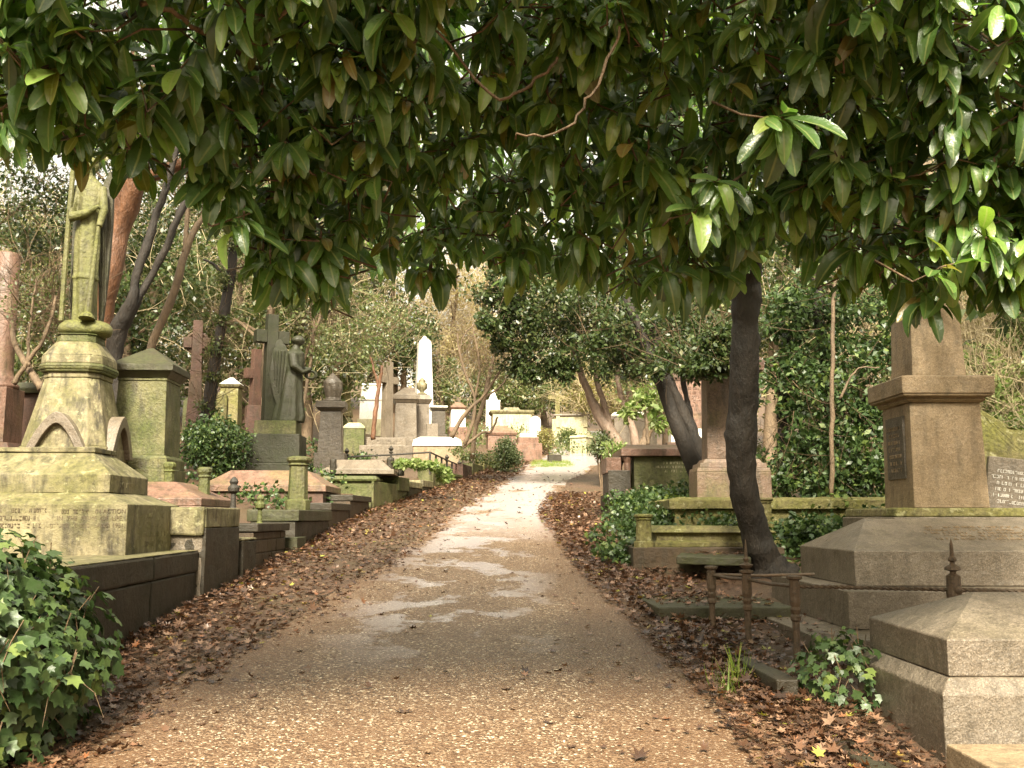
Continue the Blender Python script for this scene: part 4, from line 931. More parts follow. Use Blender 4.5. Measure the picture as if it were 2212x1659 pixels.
def tree(name, label, stems, crowns=None, n=0, size=.1, fol='holly', barkm='bark', twigs=0, twigm='twig', group=None, cat='tree', T=None, wob=.012, up=.5, crown_name='crown', tsize=.8):
    """stems: lists of (px, py, Y, width px); crowns: (px, py, Y, radius m)"""
    s0 = ppath(stems[0]); base = Vector(s0[0][:3])
    R = empty(name, label, cat, base, 0, group)
    b = MB(); first = True
    for i, s in enumerate(stems):
        pts, rad = curve(ppath(s), 16, wob)
        mb = MB(); mb.tube([p - base for p in pts], rad, 10); mb.build('trunk' if i == 0 else 'limb', barkm, R, smooth=True)
    if crowns:
        cs = np.array([P(c[0], c[1], c[2]) for c in crowns]); sg = np.array([c[3] for c in crowns])
        if n: 
            w = sg ** 2
            # several small clumps inside every crown ball
            sub = []; ss = []
            for c, r in zip(cs, sg):
                for _ in range(14): 
                    o = rnd(1)[0] * RNG.random() ** .4 * r; sub.append(c + o * np.array([1, 1, .8])); ss.append(r * RNG.uniform(.22, .42))
            foliage(crown_name, sub, np.array(ss), n, size, fol, R, T, up=up, origin=base)
        if twigs:
            idx = RNG.integers(0, len(cs), twigs); off = rnd(twigs) * RNG.random((twigs, 1)) ** .4
            pos = cs[idx] + off * sg[idx][:, None] - np.array(base)
            d = rnd(twigs) * .9; d[:, 2] += .5
            V, Fc = scatter(pos, d, rnd(twigs), tsize * RNG.uniform(.4, 1.4, twigs), T_TW); np_mesh('twigs', V, Fc, twigm, R)
    return R
# --- the cherry laurel over the path
LB = P(1668, 1250, 10.9); FK = P(1612, 575, 10.2)
LT = empty('cherry_laurel', 'large glossy leaved laurel tree whose crown hangs over the path', 'tree', LB)
pts, rad = curve(ppath([(1690, 1262, 10.9, 110), (1655, 1215, 10.9, 72), (1628, 1140, 10.85, 62), (1604, 1040, 10.7, 60), (1601, 940, 10.6, 66), (1608, 840, 10.5, 60), (1610, 700, 10.4, 62), (1612, 610, 10.3, 66), (1608, 560, 10.2, 60)]), 34, .008)
MB().tube([p - LB for p in pts], rad, 16).build('trunk', 'bark', LT, smooth=True)
b = MB()
for a, r in ((0, .5), (1.2, .42), (2.3, .5), (3.6, .4), (4.6, .5), (5.4, .42)):
    b.tube([(.03 * math.cos(a), .03 * math.sin(a), .16), (.14 * math.cos(a), .14 * math.sin(a), .05), (r * math.cos(a) * .8, r * math.sin(a) * .8, -.10)], [.17, .11, .04], 8)
b.build('root_flare', 'bark', LT, remesh=.03)
bound = lambda px: 22 * math.sin(px / 47) * math.sin(px / 113 + 1) + 14 * math.sin(px / 21) + interp(px, [-400, 0, 100, 230, 330, 430, 500, 560, 620, 690, 760, 850, 930, 1050, 1150, 1330, 1440, 1530, 1640, 1720, 1800, 1900, 1990, 2080, 2150, 2212, 2500], [290, 290, 310, 345, 360, 390, 470, 560, 640, 650, 590, 590, 615, 575, 590, 620, 665, 650, 525, 530, 610, 640, 660, 600, 640, 670, 680])
def ymin(px, py):
    t = max(-.5, min(1, py / 620))
    return interp(px, [0, 500, 1100, 2212], [3.0, 3.3, 3.5, 3.4]) + t * interp(px, [0, 500, 1100, 1700, 2212], [.6, .9, 1.3, 1.2, .6])
tips = []; axes = []
rr = random.Random(5)
def addtip(px, py, Y):
    p = P(px, py, Y); a = Vector((rr.gauss(0, .7), rr.gauss(-.55, .55), rr.gauss(.25, .45))).normalized(); tips.append(p); axes.append(a)
while len(tips) < 3900:
    px = rr.uniform(-350, 2560); py = rr.uniform(-620, bound(px))
    dep = rr.random(); Y0 = ymin(px, py)
    Y = Y0 + (abs(rr.gauss(0, .55)) if dep < .5 else rr.uniform(.6, 5.5))
    lim = bound(px) - 20 - 60 / Y
    if py > lim: continue
    if px < 560 and Y > 4.6 and rr.random() < .75: continue
    if px < 420 and rr.random() < interp(py, [0, 250], [.3, .6]): continue
    if math.sin(px / 61 + 2.1 * Y) * math.sin(py / 43 + 1.3 * Y + px / 170) > .45 and rr.random() < .7: continue
    if py < -60 and rr.random() < .45: continue
    addtip(px, py, Y)
# sprigs that hang below the crown
for px, py, Y in [(150, 250, 3.9), (175, 300, 4.1), (330, 330, 4.0), (545, 470, 3.9), (600, 560, 4.2), (680, 590, 4.4), (1450, 600, 4.6), (1540, 440, 3.9), (1560, 400, 3.8), (1690, 250, 3.5), (2130, 510, 3.9), (2150, 610, 4.2), (1985, 630, 4.3), (2060, 580, 4.0), (1840, 590, 4.6)]:
    for _ in range(2): addtip(px + rr.uniform(-20, 20), py + rr.uniform(-15, 15), Y)
tp = np.array(tips); ax = np.array(axes); nt_ = len(tp)
pos = []; dirs = []; nrs = []; sz = []
for i in range(nt_):
    k = rr.randint(6, 9); a = ax[i]; ref = np.cross(a, (0, 0, 1)); ref /= np.linalg.norm(ref) + 1e-6; bb = np.cross(a, ref); ph = rr.random() * 6.3; s = rr.choice((rr.uniform(.08, .13), rr.uniform(.13, .19), rr.uniform(.16, .225)))
    for j in range(k):
        t = j / k; an = ph + j * 2.4; rad_ = ref * math.cos(an) + bb * math.sin(an)
        d = a * (.15 + .5 * t) + rad_ * (.9 - .3 * t) + np.array((0, -.1, -.8 + rr.gauss(0, .25)))
        pos.append(tp[i] - a * (.07 * (1 - t)) + rad_ * .012); dirs.append(d); nrs.append(a * .25 + rad_ * .3 + np.array((rr.gauss(0, .35), -.75 + rr.gauss(0, .25), .75))); sz.append(s * (1.08 - .4 * t) * rr.uniform(.8, 1.15))
pos = np.array(pos) - np.array(LB); dirs = np.array(dirs); nrs = np.array(nrs); sz = np.array(sz); pick = RNG.integers(0, 4, len(pos)); Vs = []; Fs = []; off_ = 0
for v_ in range(4):   # straight, narrow, curled and sideways bent leaves
    tv, tf = T_LAUREL[0].copy(), T_LAUREL[1]
    if v_ == 1: tv[:, 0] *= .72
    if v_ == 2: tv[:, 2] = tv[:, 2] * 2.0 + .10 * np.sin(tv[:, 1] * 3.1); tv[:, 0] *= 1.08
    if v_ == 3: tv[:, 0] += .13 * tv[:, 1] ** 2; tv[:, 2] += .05 * np.sign(tv[:, 0]) * np.abs(tv[:, 0])
    m_ = pick == v_; V, Fc = scatter(pos[m_], dirs[m_], nrs[m_], sz[m_], (tv, tf)); Vs.append(V); Fs.append(Fc + off_); off_ += len(V)
lo_ = np_mesh('crown', np.concatenate(Vs), np.concatenate(Fs), 'laurel', LT, smooth=True)
rib = lo_.data.attributes.new('rib', 'FLOAT', 'POINT'); rib.data.foreach_set('value', np.tile(np.array([0, 1, 0], dtype=np.float32), off_ // 3))
b = MB()
for i in range(nt_):
    p = tips[i] - LB; a = axes[i]
    q1 = p - a * .16 + Vector((0, 0, .02)); q2 = q1 + Vector((rr.gauss(0, .08), .16, rr.gauss(.08, .06)))
    b.tube([q2, q1, p, p + a * .02], [.006, .0045, .003, .004], 5)
    if rr.random() < .3: b.tube([p, p + Vector((0, 0, .03)), p + Vector((0, 0, .055))], [.004, .006, .001], 5)
b.build('twigs', 'twig', LT, smooth=True)
limbs = [[(1608, 590, 10.3, 52), (1540, 560, 10.0, 42), (1470, 520, 9.4, 30), (1350, 430, 8.2, 24), (1200, 330, 7, 18)], [(1612, 600, 10.3, 55), (1640, 480, 9.6, 48), (1700, 330, 8.2, 36), (1850, 200, 6.2, 28), (2100, 120, 4.8, 22)],
    [(1608, 570, 10.2, 45), (1560, 430, 9.2, 36), (1300, 190, 7.2, 34), (1040, 175, 5.2, 36), (800, 250, 4.9, 30), (560, 170, 4.3, 18)], [(1608, 570, 10.2, 40), (1700, 430, 9.6, 30), (1900, 420, 7.5, 20), (2200, 470, 5.5, 18)],
    [(1560, 430, 9.2, 30), (1400, 120, 7, 26), (1200, -200, 6, 26), (700, -150, 4.8, 20), (200, 60, 4.0, 18), (-100, 60, 3.8, 10)], [(1450, 20, 4.4, 40), (1560, 95, 4.5, 34), (1690, 130, 4.9, 28), (1760, 200, 6, 26)],
    [(1200, 330, 7, 18), (1000, 300, 6, 14), (820, 380, 5.4, 12), (680, 470, 5, 8)], [(1210, 130, 3.6, 8), (1080, 210, 3.6, 7), (940, 60, 3.5, 7)], [(1340, 60, 3.4, 7), (1280, 200, 3.4, 7), (1215, 285, 3.45, 6), (1110, 296, 3.5, 5)], [(300, 0, 3.2, 14), (430, 60, 3.4, 12), (560, 150, 4, 14)], [(0, 240, 3.3, 7), (90, 170, 3.3, 8), (240, 140, 3.5, 7)]]
for s in limbs:
    pts, rad = curve(ppath(s), 18, .012); MB().tube([p - LB for p in pts], rad, 9).build('limb', 'bark' if s[0][2] > 4 else 'twig', LT, smooth=True)

# --- left trees
tree('red_barked_tree', 'massive reddish brown leaning trunk with dark side branches, behind the robed angel', [
    [(235, 1000, 16.5, 80), (222, 850, 16.4, 66), (212, 700, 16.2, 62), (232, 600, 16, 58), (256, 500, 16, 54), (290, 395, 15.8, 50), (303, 300, 15.6, 38), (345, 210, 15.2, 28), (430, 120, 14.5, 20), (520, 20, 14, 14)],
    [(290, 395, 15.8, 34), (330, 378, 15.7, 30), (400, 350, 15.4, 24), (480, 300, 15, 16)], [(225, 560, 16.1, 26), (250, 420, 16, 24), (270, 300, 16, 20), (290, 150, 15.8, 14), (280, 20, 15.6, 10)], [(300, 300, 15.6, 26), (330, 120, 15.4, 18), (300, -60, 15.2, 14)]],
    [(40, 330, 15.5, .8), (120, 420, 16.5, .7), (60, 200, 15, .9), (200, 180, 15, .9), (320, 150, 15, .9), (20, 470, 17, .7), (100, 540, 17.5, .6), (420, 80, 14.5, 1.), (150, 60, 15, 1.1), (230, 330, 16, .7), (350, 290, 15.6, .5), (0, 120, 15, .8), (210, 130, 16, .9), (330, 230, 15.5, .6)], 9000, .085, 'holly', 'redbark', 900)
tree('forked_left_tree', 'dark forked trunk with three rising stems, right of the massive reddish trunk', [
    [(250, 900, 15.2, 40), (246, 780, 15.2, 36), (258, 705, 15.1, 40), (285, 655, 15, 26), (293, 600, 15, 19), (318, 535, 15, 20), (338, 460, 15, 16), (362, 400, 14.9, 16), (400, 250, 14.8, 10)],
    [(262, 700, 15.1, 36), (295, 650, 15.1, 20), (345, 560, 15.1, 17), (390, 460, 15, 16), (426, 390, 15, 13), (480, 260, 14.8, 10)]],
    [(420, 300, 15, .7), (500, 250, 15, .7), (380, 260, 15.2, .5)], 1600, .085, 'holly', 'bark', 200)
tree('slender_brown_tree', 'slender brown slanting tree between the forked trunk and the ivy clad trunk', [
    [(318, 800, 18, 18), (330, 735, 18, 17), (368, 655, 18, 18), (388, 590, 18, 17), (400, 545, 18, 16), (425, 490, 18, 13), (455, 440, 18, 10), (490, 330, 18, 8)], [(400, 545, 18, 12), (404, 470, 18, 10), (415, 400, 18, 8)]],
    [(470, 350, 18, .9), (430, 430, 18.4, .7), (520, 430, 19, .8)], 1800, .08, 'olivefol', 'brownbark', 500)
tree('ivy_clad_tree', 'ivy clad dark trunk leaning right, left of the angel and cross', [
    [(440, 950, 20, 30), (452, 860, 20, 26), (468, 760, 20, 24), (484, 680, 20, 22), (497, 600, 20, 22), (505, 520, 20, 17), (510, 400, 20, 12)], [(492, 640, 20, 10), (470, 580, 20, 7), (440, 560, 20, 5)]],
    [(445, 880, 20, .25), (460, 810, 20, .22), (470, 750, 20, .25), (482, 690, 20, .22), (500, 600, 20, .3), (505, 520, 20, .35), (540, 430, 20, .9), (480, 420, 20, .7)], 3800, .075, 'olivefol', 'bark', 400)
tree('thin_curved_tree', 'thin dark curved stem between the yellow green pedestal and the red sandstone cross', [
    [(580, 900 + 20, 22.5, 11), (572, 870, 22.5, 10), (568, 800, 22.5, 9), (578, 720, 22.5, 9), (590, 640, 22.5, 8), (588, 540, 22.5, 6)]], [(590, 560, 22.5, .7), (620, 620, 23, .5)], 900, .08, 'olivefol', 'brownbark', 200)
tree('twin_stem_sapling', 'pale twin stemmed sapling just behind the angel statue', [
    [(640, 960, 24, 8), (646, 860, 24, 8), (655, 780, 24, 7), (690, 690, 24, 6), (710, 600, 24, 5)], [(650, 900, 24, 7), (668, 800, 24, 7), (676, 740, 24, 6), (680, 640, 24, 5)]],
    [(700, 640, 18, .5), (680, 560, 18, .6)], 900, .07, 'olivefol', 'brownbark', 260)
tree('bent_fork_tree', 'small dark forked tree behind the white mausoleum and granite cross', [
    [(806, 950, 23, 10), (810, 900, 23, 10), (818, 840, 23, 8), (826, 790, 23, 6)], [(818, 840, 23, 6), (808, 800, 23, 5), (800, 770, 23, 4)]], [(820, 740, 23, .6), (760, 720, 24, .8), (700, 740, 24, .6), (860, 700, 24, .7)], 2600, .08, 'olivefol', 'redbark', 300)
tree('thin_left_branches', 'thin pale bare saplings between the pink column and the robed angel', [
    [(30, 830, 14, 12), (60, 780, 14, 10), (100, 720, 14, 8), (120, 640, 14, 6)], [(60, 790, 14, 8), (62, 720, 14, 6), (80, 600, 14, 4)], [(90, 840, 14, 18), (60, 790, 14.2, 14), (30, 740, 14.4, 12), (20, 640, 14.6, 9)]], [(70, 640, 14, .6), (100, 700, 14.5, .4)], 500, .06, 'olivefol', 'brownbark', 300)
# --- bare multi-stem tree by the path
tree('bare_multistem_tree', 'small bare tree of many curving thin stems, left of the round bush', [
    [(1020, 990, 27, 12), (1026, 930, 27, 10), (1044, 870, 27, 10), (1060, 800, 27, 9), (1078, 740, 27, 6), (1100, 690, 27, 4)], [(975, 945, 26, 10), (1000, 900, 26, 9), (1040, 860, 26, 7), (1062, 830, 26, 6), (1085, 790, 26, 4)], [(1003, 960, 26, 9), (1022, 910, 26, 8), (1026, 860, 26, 6), (1010, 820, 26, 6), (992, 760, 26, 5), (988, 720, 26, 4)],
    [(1026, 860, 26, 6), (1036, 800, 26, 5), (1028, 740, 26, 4), (1020, 700, 26, 3)], [(1002, 965, 26, 7), (1040, 935, 26.2, 6), (1060, 934, 26.4, 5), (1075, 900, 26.4, 4)], [(1045, 860, 27, 5), (1085, 830, 27, 4), (1110, 790, 27, 3)], [(992, 760, 26, 4), (1005, 720, 26, 3), (1040, 690, 26, 2)]], [(1030, 760, 26.5, 1.1), (1070, 790, 27, .6)], 260, .07, 'olivefol', 'brownbark', 420)
# --- leaning trunks on the right
tree('leaning_brown_tree', 'two smooth brown trunks leaning left from one base, at the bend of the path', [
    [(1340, 1000, 25, 32), (1332, 955, 25, 30), (1305, 915, 25, 26), (1285, 880, 25, 22), (1270, 845, 25, 18), (1258, 815, 25, 16), (1235, 740, 25, 14)], [(1335, 960, 25, 18), (1318, 920, 25, 16), (1304, 870, 25, 14), (1290, 828, 25, 12), (1275, 760, 25, 10)]],
    [(1140, 700, 24, .75), (1180, 760, 24, .75), (1240, 720, 25, .9), (1090, 740, 24, .4), (1120, 790, 24.5, .4), (1220, 790, 24, .55), (1060, 690, 23.5, .4), (1290, 780, 24, .6), (1180, 650, 24, .9), (1260, 650, 24, .9), (1120, 640, 24, .8), (1160, 720, 24, .7), (1090, 680, 24, .6), (1210, 800, 24, .35), (1150, 810, 24, .35), (1100, 600, 24, .8), (1180, 580, 24, .9), (1270, 580, 24, .9), (1060, 640, 24, .6), (1230, 620, 23, .8)], 17000, .115, 'holly', 'palebark', 300, 'twig')
tree('slim_leaning_tree', 'single slim brown trunk curving up left, right of the two smooth leaning trunks', [
    [(1378, 1000, 24.5, 20), (1372, 953, 24.5, 18), (1358, 900, 24.5, 14), (1343, 860, 24.5, 13), (1336, 820, 24.5, 12), (1330, 740, 24.5, 10)]], [(1340, 730, 24.5, .8), (1380, 780, 24, .6), (1330, 660, 24, .9), (1290, 720, 24.5, .8), (1390, 700, 24.5, .8), (1350, 600, 24.5, .9), (1430, 620, 24.5, .9), (1440, 720, 24.5, .7)], 9500, .11, 'holly', 'palebark', 100)
tree('short_stub_tree', 'short thick stem curving right behind the pink lidded chest tomb', [
    [(1384, 975, 22, 26), (1392, 955, 22, 22), (1402, 920, 22, 18), (1406, 880, 22, 14)]], [(1410, 850, 22, .35)], 350, .08, 'brightfol', 'brownbark', 30)
tree('dark_leaning_tree', 'two thick dark trunks leaning left beside the pink lidded chest tomb', [
    [(1516, 1040, 15.8, 44), (1490, 985, 15.8, 40), (1462, 920, 15.8, 34), (1440, 860, 15.8, 30), (1415, 800, 15.8, 28), (1385, 720, 15.8, 24), (1350, 640, 15.8, 16)], [(1522, 1030, 16, 40), (1505, 965, 16, 32), (1480, 900, 16, 28), (1452, 840, 16, 24), (1430, 785, 16, 22), (1410, 700, 16, 16)], [(1516, 1000, 16.4, 14), (1500, 930, 16.4, 14), (1486, 870, 16.4, 12), (1472, 800, 16.4, 11), (1460, 720, 16.4, 9)]],
    [(1380, 720, 16, .6), (1440, 760, 16, .5), (1500, 740, 16, .5), (1320, 700, 15.8, .5), (1280, 740, 15.6, .35), (1430, 680, 16, .6), (1550, 760, 15.4, .35), (1360, 780, 16.3, .35), (1470, 690, 16, .6), (1540, 700, 15.6, .5), (1560, 780, 13.2, .26), (1510, 790, 13.4, .22), (1600, 760, 13.2, .3), (1540, 740, 13.3, .3), (1580, 700, 13.5, .4), (1480, 760, 14, .35), (1410, 790, 15.4, .3)], 12000, .085, 'holly', 'bark', 250)
tree('pale_rhododendron', 'bright pale green leafy shrub between the slim and the thick leaning trunks', [
    [(1400, 960, 20, 8), (1395, 900, 20, 7), (1390, 860, 20, 5)]], [(1380, 870, 20, .3), (1420, 880, 20, .3), (1400, 850, 20, .3), (1360, 890, 20, .2), (1430, 910, 20, .25)], 500, .15, 'brightfol', 'brownbark', 30, cat='shrub', group=None)
# --- right woodland
tree('ivy_thicket_tree', 'dark ivy covered thick trunked tree between the laurel trunk and the obelisk', [
    [(1810, 1100, 15, 34), (1800, 1000, 15, 28), (1790, 850, 15, 26), (1770, 700, 15, 24), (1760, 560, 15, 20)], [(1695, 1100, 15.4, 26), (1690, 900, 15.4, 22), (1700, 700, 15.4, 20)], [(1815, 960, 14.6, 7), (1870, 860, 14.4, 6)]],
    [(1740, 760, 14.8, .5), (1830, 800, 14.6, .5), (1880, 900, 14.4, .4), (1760, 860, 14.6, .55), (1840, 960, 14.2, .5), (1720, 960, 14.8, .5), (1880, 1020, 14, .35), (1790, 1050, 14.2, .4), (1700, 680, 15, .5), (1800, 690, 15, .6), (1880, 740, 15, .5), (1760, 1000, 14.6, .5), (1850, 880, 14.6, .5), (1700, 840, 15, .55), (1860, 660, 15, .6), (1760, 640, 15, .6), (1690, 1030, 14.6, .4), (1900, 620, 15.5, .6)], 14000, .10, 'ivy', 'bark', 300)
tree('straight_ochre_tree', 'straight thin ochre stem in front of the dark ivy thicket', [
    [(1796, 1080, 13.8, 10), (1797, 900, 13.8, 10), (1799, 760, 13.8, 9), (1802, 600, 13.8, 8)], [(1815, 860, 13.8, 6), (1850, 800, 13.8, 4), (1900, 795, 13.8, 3)]], [(1800, 560, 13.8, .5)], 300, .08, 'ivy', 'brownbark', 100)
tree('tangled_bright_shrub', 'bright green shrub with tangled brown brambles, right of the tan obelisk', [
    [(2160, 1080, 15, 8), (2150, 900, 15, 6), (2120, 760, 15, 5)], [(2180, 1000, 15, 7), (2210, 800, 15, 5)]],
    [(2140, 840, 15, .5), (2200, 820, 15, .5), (2190, 920, 14.6, .5), (2120, 900, 15, .4), (2240, 880, 15, .6), (2200, 740, 15.5, .5), (2130, 780, 15.5, .4)], 3600, .09, 'brightfol', 'brownbark', 800, 'palet', cat='shrub')
tree('low_pink_bramble', 'pale leafless bramble thicket high behind the tan obelisk', [[(2120, 1000, 19, 8), (2100, 800, 19, 6), (2090, 600, 19, 5)]], [(2150, 640, 19, 1.2), (2100, 740, 19, 1.), (2210, 700, 19, 1.2), (1880, 700, 19, 1.)], 700, .09, 'warmfol', 'palet', 2200, 'palet', cat='shrub')

# --- shrubs
def bush(name, label, px, py, Y, r, n, size, fol, cat='shrub', flat=.9, T=None, group=None):
    c = P(px, py, Y); g = ter(c.x, Y); R = empty(name, label, cat, (c.x, Y, g), 0, group)
    cs = []; sg = []
    for _ in range(40):
        o = rnd(1)[0] * RNG.random() ** .5 * r * .8; cs.append((o[0], o[1], c.z - g + o[2] * flat)); sg.append(r * .35)
    foliage('crown', cs, np.array(sg), n, size, fol, R, T)
    b = MB()
    for i in range(7):
        a = i * .9; b.tube([(.03 * math.cos(a), .03 * math.sin(a), -.1), (r * .4 * math.cos(a), r * .4 * math.sin(a), (c.z - g)), (r * .6 * math.cos(a), r * .6 * math.sin(a), (c.z - g) + r * .5)], [.02, .014, .005], 5)
    b.build('stems', 'brownbark', R); return R
bush('round_bush', 'dense rounded grey green bush on the leaf strip, left of the bright path', 1092, 985, 30.5, .50, 7000, .065, 'bushfol', flat=1.2)
bush('brown_tussock', 'low brownish bush at the left side of the path end', 1178, 948, 39, .5, 1800, .08, 'warmfol')
bush('low_green_shrub', 'low green shrub at the foot of the two smooth leaning trunks', 1300, 962, 25, .42, 2200, .075, 'bushfol')
bush('leafy_verge_shrub', 'bright leafy shrub by the pink granite block, right edge of the far path', 1325, 975, 19.5, .28, 900, .07, 'brightfol')
bush('far_ivy_shrub', 'ivy shrub at the foot of the cream chest tomb', 1225, 944, 42, .55, 1800, .09, 'olivefol')
bush('holly_hedge_bush', 'dark glossy hedge bush left of the angel and cross base', 474, 958, 19.3, .78, 7500, .08, 'ivy', flat=.75)

# --- background woodland: individual trees
def wood(label, px, Y, top, bot, fol, n, size, tw=0, rx=2.2, bk='brownbark', name='woodland_tree', twm='palet'):
    base = P(px, 1000, Y); g = ter(base.x, Y); hz = P(px, top, Y).z; lz = P(px, bot, Y).z
    R = empty(name, label, 'tree', (base.x, Y, g), 0, 'woodland trees behind the graves')
    rr = random.Random(int(px * 7 + Y)); lean = rr.uniform(-.8, .8)
    ptsL = [(0, 0, -.2, .16 + .002 * Y), (lean * .3, .1, (hz - g) * .35, .13), (lean * .8, -.1, (hz - g) * .7, .09), (lean, 0, hz - g, .03)]
    pts, rad = curve(ptsL, 12, .05, rr); MB().tube(pts, rad, 8).build('trunk', bk, R, smooth=True)
    b = MB()
    for i in range(10):
        t = rr.uniform(.25, .9); a = rr.random() * 6.28; L = rx * rr.uniform(.5, 1); z = (hz - g) * t; o = Vector((lean * t, 0, z)); e = o + Vector((math.cos(a) * L, math.sin(a) * L, L * rr.uniform(.3, 1)))
        b.tube([o, o.lerp(e, .5) + Vector((0, 0, .15)), e], [.05, .035, .012], 5)
    b.build('limbs', bk, R)
    cs = []; sg = []
    for _ in range(46):
        o = rnd(1)[0] * RNG.random() ** .33; cs.append((lean * .5 + o[0] * rx, o[1] * rx, (hz + lz) / 2 - g + o[2] * (hz - lz) / 2)); sg.append(rx * RNG.uniform(.16, .36))
    foliage('crown', cs, np.array(sg), int(n * 1.15), size * 1.2, fol, R, up=.6)
    if tw:
        V, Fc = scatter(np.array(cs)[RNG.integers(0, 46, tw)] + rnd(tw) * rx * .4, rnd(tw) * .7 + np.array((0, 0, .5)), rnd(tw), RNG.uniform(.5, 1.8, tw), T_TW); np_mesh('twigs', V, Fc, twm, R)
    return R
WL = [  # label, px, Y, top, bottom, foliage, n, size, twigs, radius
    ('dark olive woodland tree behind the pink column', -120, 30, -100, 900, 'olivefol', 5000, .17, 300, 2.6),
    ('pale sunlit woodland tree behind the pink column and the robed angel', 60, 36, 420, 900, 'warmfol', 4500, .16, 900, 2.4),
    ('olive tree rising behind the massive reddish trunk', 200, 33, 540, 930, 'olivefol', 4500, .15, 400, 2.3),
    ('green woodland tree behind the capped block pedestal', 330, 30, 420, 900, 'olivefol', 5500, .14, 500, 2.3),
    ('dark green tree above the brown wheel cross', 420, 34, 150, 800, 'holly', 6000, .15, 300, 2.8),
    ('mixed olive tree behind the ivy clad trunk', 520, 32, 300, 880, 'olivefol', 6500, .14, 700, 2.6),
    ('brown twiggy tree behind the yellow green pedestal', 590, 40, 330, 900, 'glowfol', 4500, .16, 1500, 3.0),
    ('dense olive tree right behind the angel and cross', 660, 30, 560, 890, 'olivefol', 6000, .13, 500, 2.0),
    ('tall leafy tree above the draped urn', 740, 46, 420, 870, 'olivefol', 6500, .14, 700, 2.5),
    ('dark tree between the urn and the granite cross', 800, 50, 540, 840, 'olivefol', 5500, .15, 500, 2.3),
    ('green tree left of the white obelisk', 865, 47, 640, 850, 'holly', 4500, .14, 300, 1.6),
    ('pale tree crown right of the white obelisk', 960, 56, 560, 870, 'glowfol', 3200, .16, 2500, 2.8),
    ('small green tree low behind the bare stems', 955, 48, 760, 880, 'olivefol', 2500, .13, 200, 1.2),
    ('bare twiggy tree with glow painted into its colour, in the gap above the path', 1030, 58, 420, 880, 'glowfol', 2600, .18, 4500, 3.6),
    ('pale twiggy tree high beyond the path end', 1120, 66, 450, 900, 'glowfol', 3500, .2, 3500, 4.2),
    ('olive tree behind the yellowish chest tomb', 1090, 56, 800, 900, 'olivefol', 4500, .16, 300, 2.4),
    ('green tree behind the pale yellow cross', 1180, 58, 780, 900, 'olivefol', 4500, .16, 600, 2.6),
    ('green tree behind the cream chest tomb', 1260, 54, 760, 900, 'olivefol', 5500, .16, 300, 2.8),
    ('brown twiggy tree behind the leaning trunks', 1330, 46, 760, 900, 'warmfol', 3500, .15, 1800, 2.2),
    ('tall dark tree beyond the leaning trunks', 1240, 62, 380, 800, 'olivefol', 6500, .2, 800, 4.5),
    ('olive tree behind the pink inscribed stele', 1440, 36, 600, 900, 'olivefol', 6000, .15, 500, 2.6),
    ('dark evergreen beside the tall pink pedestal', 1560, 30, 500, 920, 'holly', 6000, .14, 200, 2.4),
    ('warm lit woodland tree above the ivy thicket', 1700, 34, 400, 900, 'warmfol', 4500, .15, 1200, 2.6),
    ('olive woodland tree behind the ivy thicket', 1800, 28, 560, 1000, 'olivefol', 6500, .13, 300, 2.4),
    ('brown twiggy woodland tree just left of the tan obelisk', 1930, 30, 380, 1000, 'warmfol', 4500, .14, 1500, 2.6),
    ('pale twiggy tree right of the tan obelisk', 2110, 27, 450, 1000, 'warmfol', 4500, .13, 2200, 2.4),
    ('green woodland tree at the right edge', 2290, 26, 300, 1000, 'olivefol', 6000, .14, 500, 2.4),
    ('tall dark woodland tree high on the right', 2000, 38, 0, 600, 'olivefol', 6500, .2, 300, 3.6),
    ('tall dark tree seen through the laurel leaves', 1500, 44, 100, 700, 'olivefol', 6500, .22, 300, 4.2),
    ('tall olive tree high above the white obelisk', 850, 48, 150, 640, 'olivefol', 6500, .22, 500, 4.2),
    ('high woodland crown above the urn and angel', 620, 44, 60, 600, 'olivefol', 6000, .2, 500, 3.8)]
for L in WL: wood(*L)
def shade_tree(label, x, y, h, r, n=2600):  # unseen trees, added outside the frame to cut the side light
    g = ter(x, y); R = empty('added_shade_tree', label, 'tree', (x, y, g), 0, 'unseen trees added to shade the graves'); MB().tube([(0, 0, -.2), (.2, 0, h * .4), (0, .3, h * .9)], [.22, .17, .05], 8).build('trunk', 'bark', R, smooth=True)
    cs = []; sg = []
    for _ in range(46):
        o = rnd(1)[0] * RNG.random() ** .4; cs.append((o[0] * r, o[1] * r, h * .55 + o[2] * h * .5)); sg.append(r * RNG.uniform(.2, .4))
    foliage('crown', cs, np.array(sg), n, .34, 'holly', R, up=.5)
for i, (x, y, h, r) in enumerate([(8.5, 5, 9, 2.6), (10, 9.5, 10, 3.0), (9, 0, 9, 2.8), (10.5, 14, 10, 3), (-10, 3.5, 9, 2.8), (-11.5, 8.5, 10, 3), (-9.5, -1.5, 9, 2.6), (-13, 13, 10, 3), (8, -5, 8, 2.6), (-8.5, -6.5, 8, 2.6)]):
    shade_tree('unseen evergreen tree, added for shade, standing %s the graves on the %s side' % (('beside', 'behind', 'before', 'beyond', 'beside', 'behind', 'before', 'beyond', 'well before', 'well before')[i], 'right' if x > 0 else 'left'), x, y, h, r)
